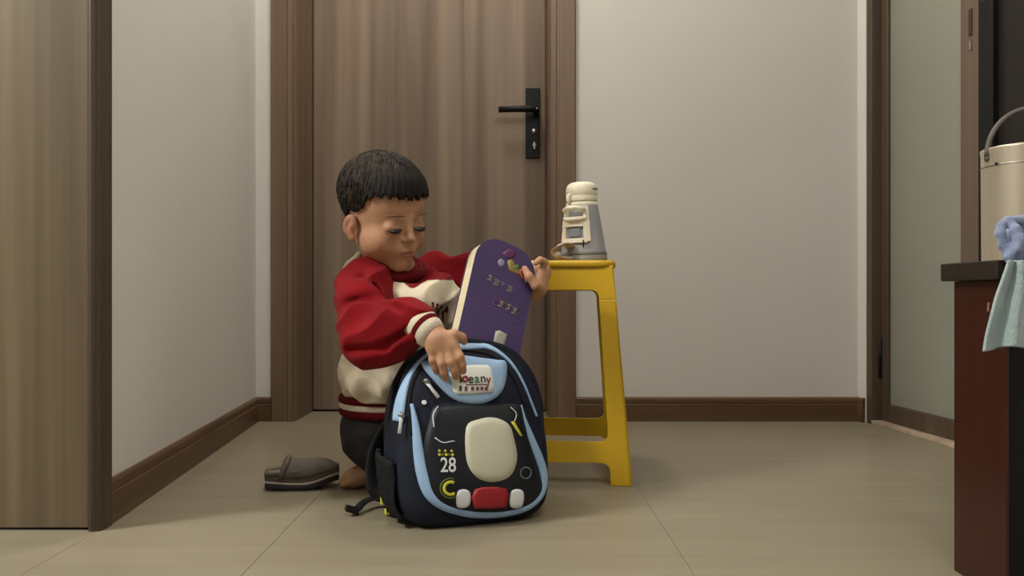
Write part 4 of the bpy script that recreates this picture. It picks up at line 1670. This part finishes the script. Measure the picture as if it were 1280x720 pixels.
# bunched chest panel
sh.chain([P(493, 366, 1.552), P(510, 374, 1.542), P(532, 373, 1.542), P(548, 362, 1.556), P(538, 340, 1.558)], [.020, .022, .022, .019, .008], .022, warp=wr3)
sh.chain([P(556, 352, 1.575), P(566, 375, 1.572), P(570, 400, 1.565)], [.014, .018, .016], .022, warp=wr3)
sl, X, Y, Z = sh.region((-.44, 1.48, .10), (.02, 1.86, .50))
sh.F[sl] = np.maximum(sh.F[sl], (.184 - Z).astype(np.float32))


def shirt_col(V):
    C = np.tile(CREAM, (len(V), 1))
    px = 640 + V[:, 0] / V[:, 1] * FPX
    py = HOR - (V[:, 2] - CAM_Z) / V[:, 1] * FPX
    # yoke: everything above the chest seam is dark red
    yoke = V[:, 2] > .428 - .016 * np.exp(-((V[:, 0] + .190) / .018) ** 2) - .03 * (px < 486)
    C[yoke] = np.array(lin((118, 17, 26))[:3])
    # letter print on the chest
    b = np.array(P(552, 392, 1.53))
    d = V - b
    s1 = d @ np.array((.94, .34, 0))
    m = (np.abs(s1) < .020) & (np.abs(d[:, 2] + .25 * s1) < .017)
    stripe = (np.floor((s1 + .3) / .0058).astype(int) % 2) == 0
    C[m & stripe] = np.array(lin((92, 16, 30))[:3])
    return np.concatenate([C, np.ones((len(C), 1))], 1)


shirt = sh.build('sweatshirt', M_crm, CH, smooth=1, colors=shirt_col, origin=ORG)

sv = SDF((-.42, 1.36, .26), (.02, 1.80, .52), .0026)
wr4 = folds(58, .0048, 6, 9)
CU0 = P(524, 404, 1.408)
CU1 = P(541, 419, 1.390)
sv.cap(SHC + Vector((-.035, -.045, .010)), RSH + Vector((.0, .0, .000)), .052, .056, .02, warp=wr4)
sv.chain([RSH, P(456, 388, 1.50), REL], [.050, .052, .050], .02, warp=wr4)
sv.chain([REL, P(485, 416, 1.435), P(508, 406, 1.42), P(519, 403, 1.413)], [.050, .049, .042, .0345], .022, warp=wr4)
sv.ell(P(468, 440, 1.44), (.042, .032, .026), None, .02)
for pts_, rr_ in (([(428, 380, 1.458), (462, 371, 1.446), (500, 386, 1.384)], .005), ([(436, 438, 1.412), (478, 434, 1.386), (512, 412, 1.388)], .0055),
                  ([(450, 345, 1.515), (470, 362, 1.485), (492, 372, 1.47)], .004)):
    sv.chain([P(*q) for q in pts_], [rr_] * 3, .014, sub=True)
sl_r = sv.build('sleeve', M_redf, shirt, smooth=1, origin=ORG)
sv2 = SDF((-.30, 1.56, .34), (.08, 1.82, .54), .0026)
CL0 = LEL.lerp(LWR, .62)
sv2.cap(SHC + Vector((.04, .045, .012)), LSH, .046, .050, .02, warp=wr4)
sv2.chain([LSH, LEL, CL0], [.049, .045, .030], .02, warp=wr4)
sl_l = sv2.build('sleeve', M_redf, shirt, smooth=1, origin=ORG)


def cuff(p0, p1, r0, r1):
    p0, p1 = Vector(p0) - Vector(ORG), Vector(p1) - Vector(ORG)
    d = p1 - p0

    def seg(a, b, name, mt, par, grow=0.0):
        qs = np.linspace(a, b, 5)
        pts = [p0 + d * q for q in qs]
        rad = [(r0 + (r1 - r0) * q) + grow + (0 if 0 < i < 4 else -.002) for i, q in enumerate(qs)]
        return tube(name, pts, rad, mt, par, n=28)
    c = seg(0, 1, 'cuff', M_crm2, shirt)
    seg(.34, .66, 'cuff_stripe', M_drk, shirt, .0008)
    return c


dcu = (CU1 - CU0)
cuff(CU0 - dcu * .10, CU0 + dcu * 1.10, .0335, .0265)
cuff(CL0, LEL.lerp(LWR, .92), .031, .024)
# collar ring
cc = NB_ + Vector((.004, -.010, .004)) - Vector(ORG)
colr = []
for i in range(28):
    a = 2 * math.pi * i / 28
    v = Vector((.056 * math.cos(a), .054 * math.sin(a), 0))
    colr.append(cc + Matrix.Rotation(R(22), 3, 'X') @ Matrix.Rotation(R(12), 3, 'Y') @ v)
tube('collar', colr, .0125, M_drk, shirt, n=12, closed=True)
# cream shoulder piping
pp = [P(432, 338, 1.60), P(436, 330, 1.60), P(444, 324, 1.60), P(450, 317, 1.605)]
tube('shoulder_piping', [Vector(p) - Vector(ORG) for p in spline(pp, 12)], .007, M_crm2, shirt, n=8)
# ribbed hem with stripes
for zz, hh_, mt, nm, gr in ((.184, .013, M_drk, 'hem_stripe', 0.0), (.171, .012, M_crm2, 'hem_rib', -.001), (.158, .014, M_drk, 'hem_stripe', -.002)):
    ring_ = []
    for i in range(48):
        a = 2 * math.pi * i / 48
        v = trunk_rot @ Vector(((.101 + gr) * math.cos(a), (.101 + gr) * math.sin(a), 0))
        ring_.append(Vector((-.255, 1.690, zz)) + v - Vector(ORG))
    tube(nm, ring_, hh_ * .72, mt, shirt, n=10, closed=True)
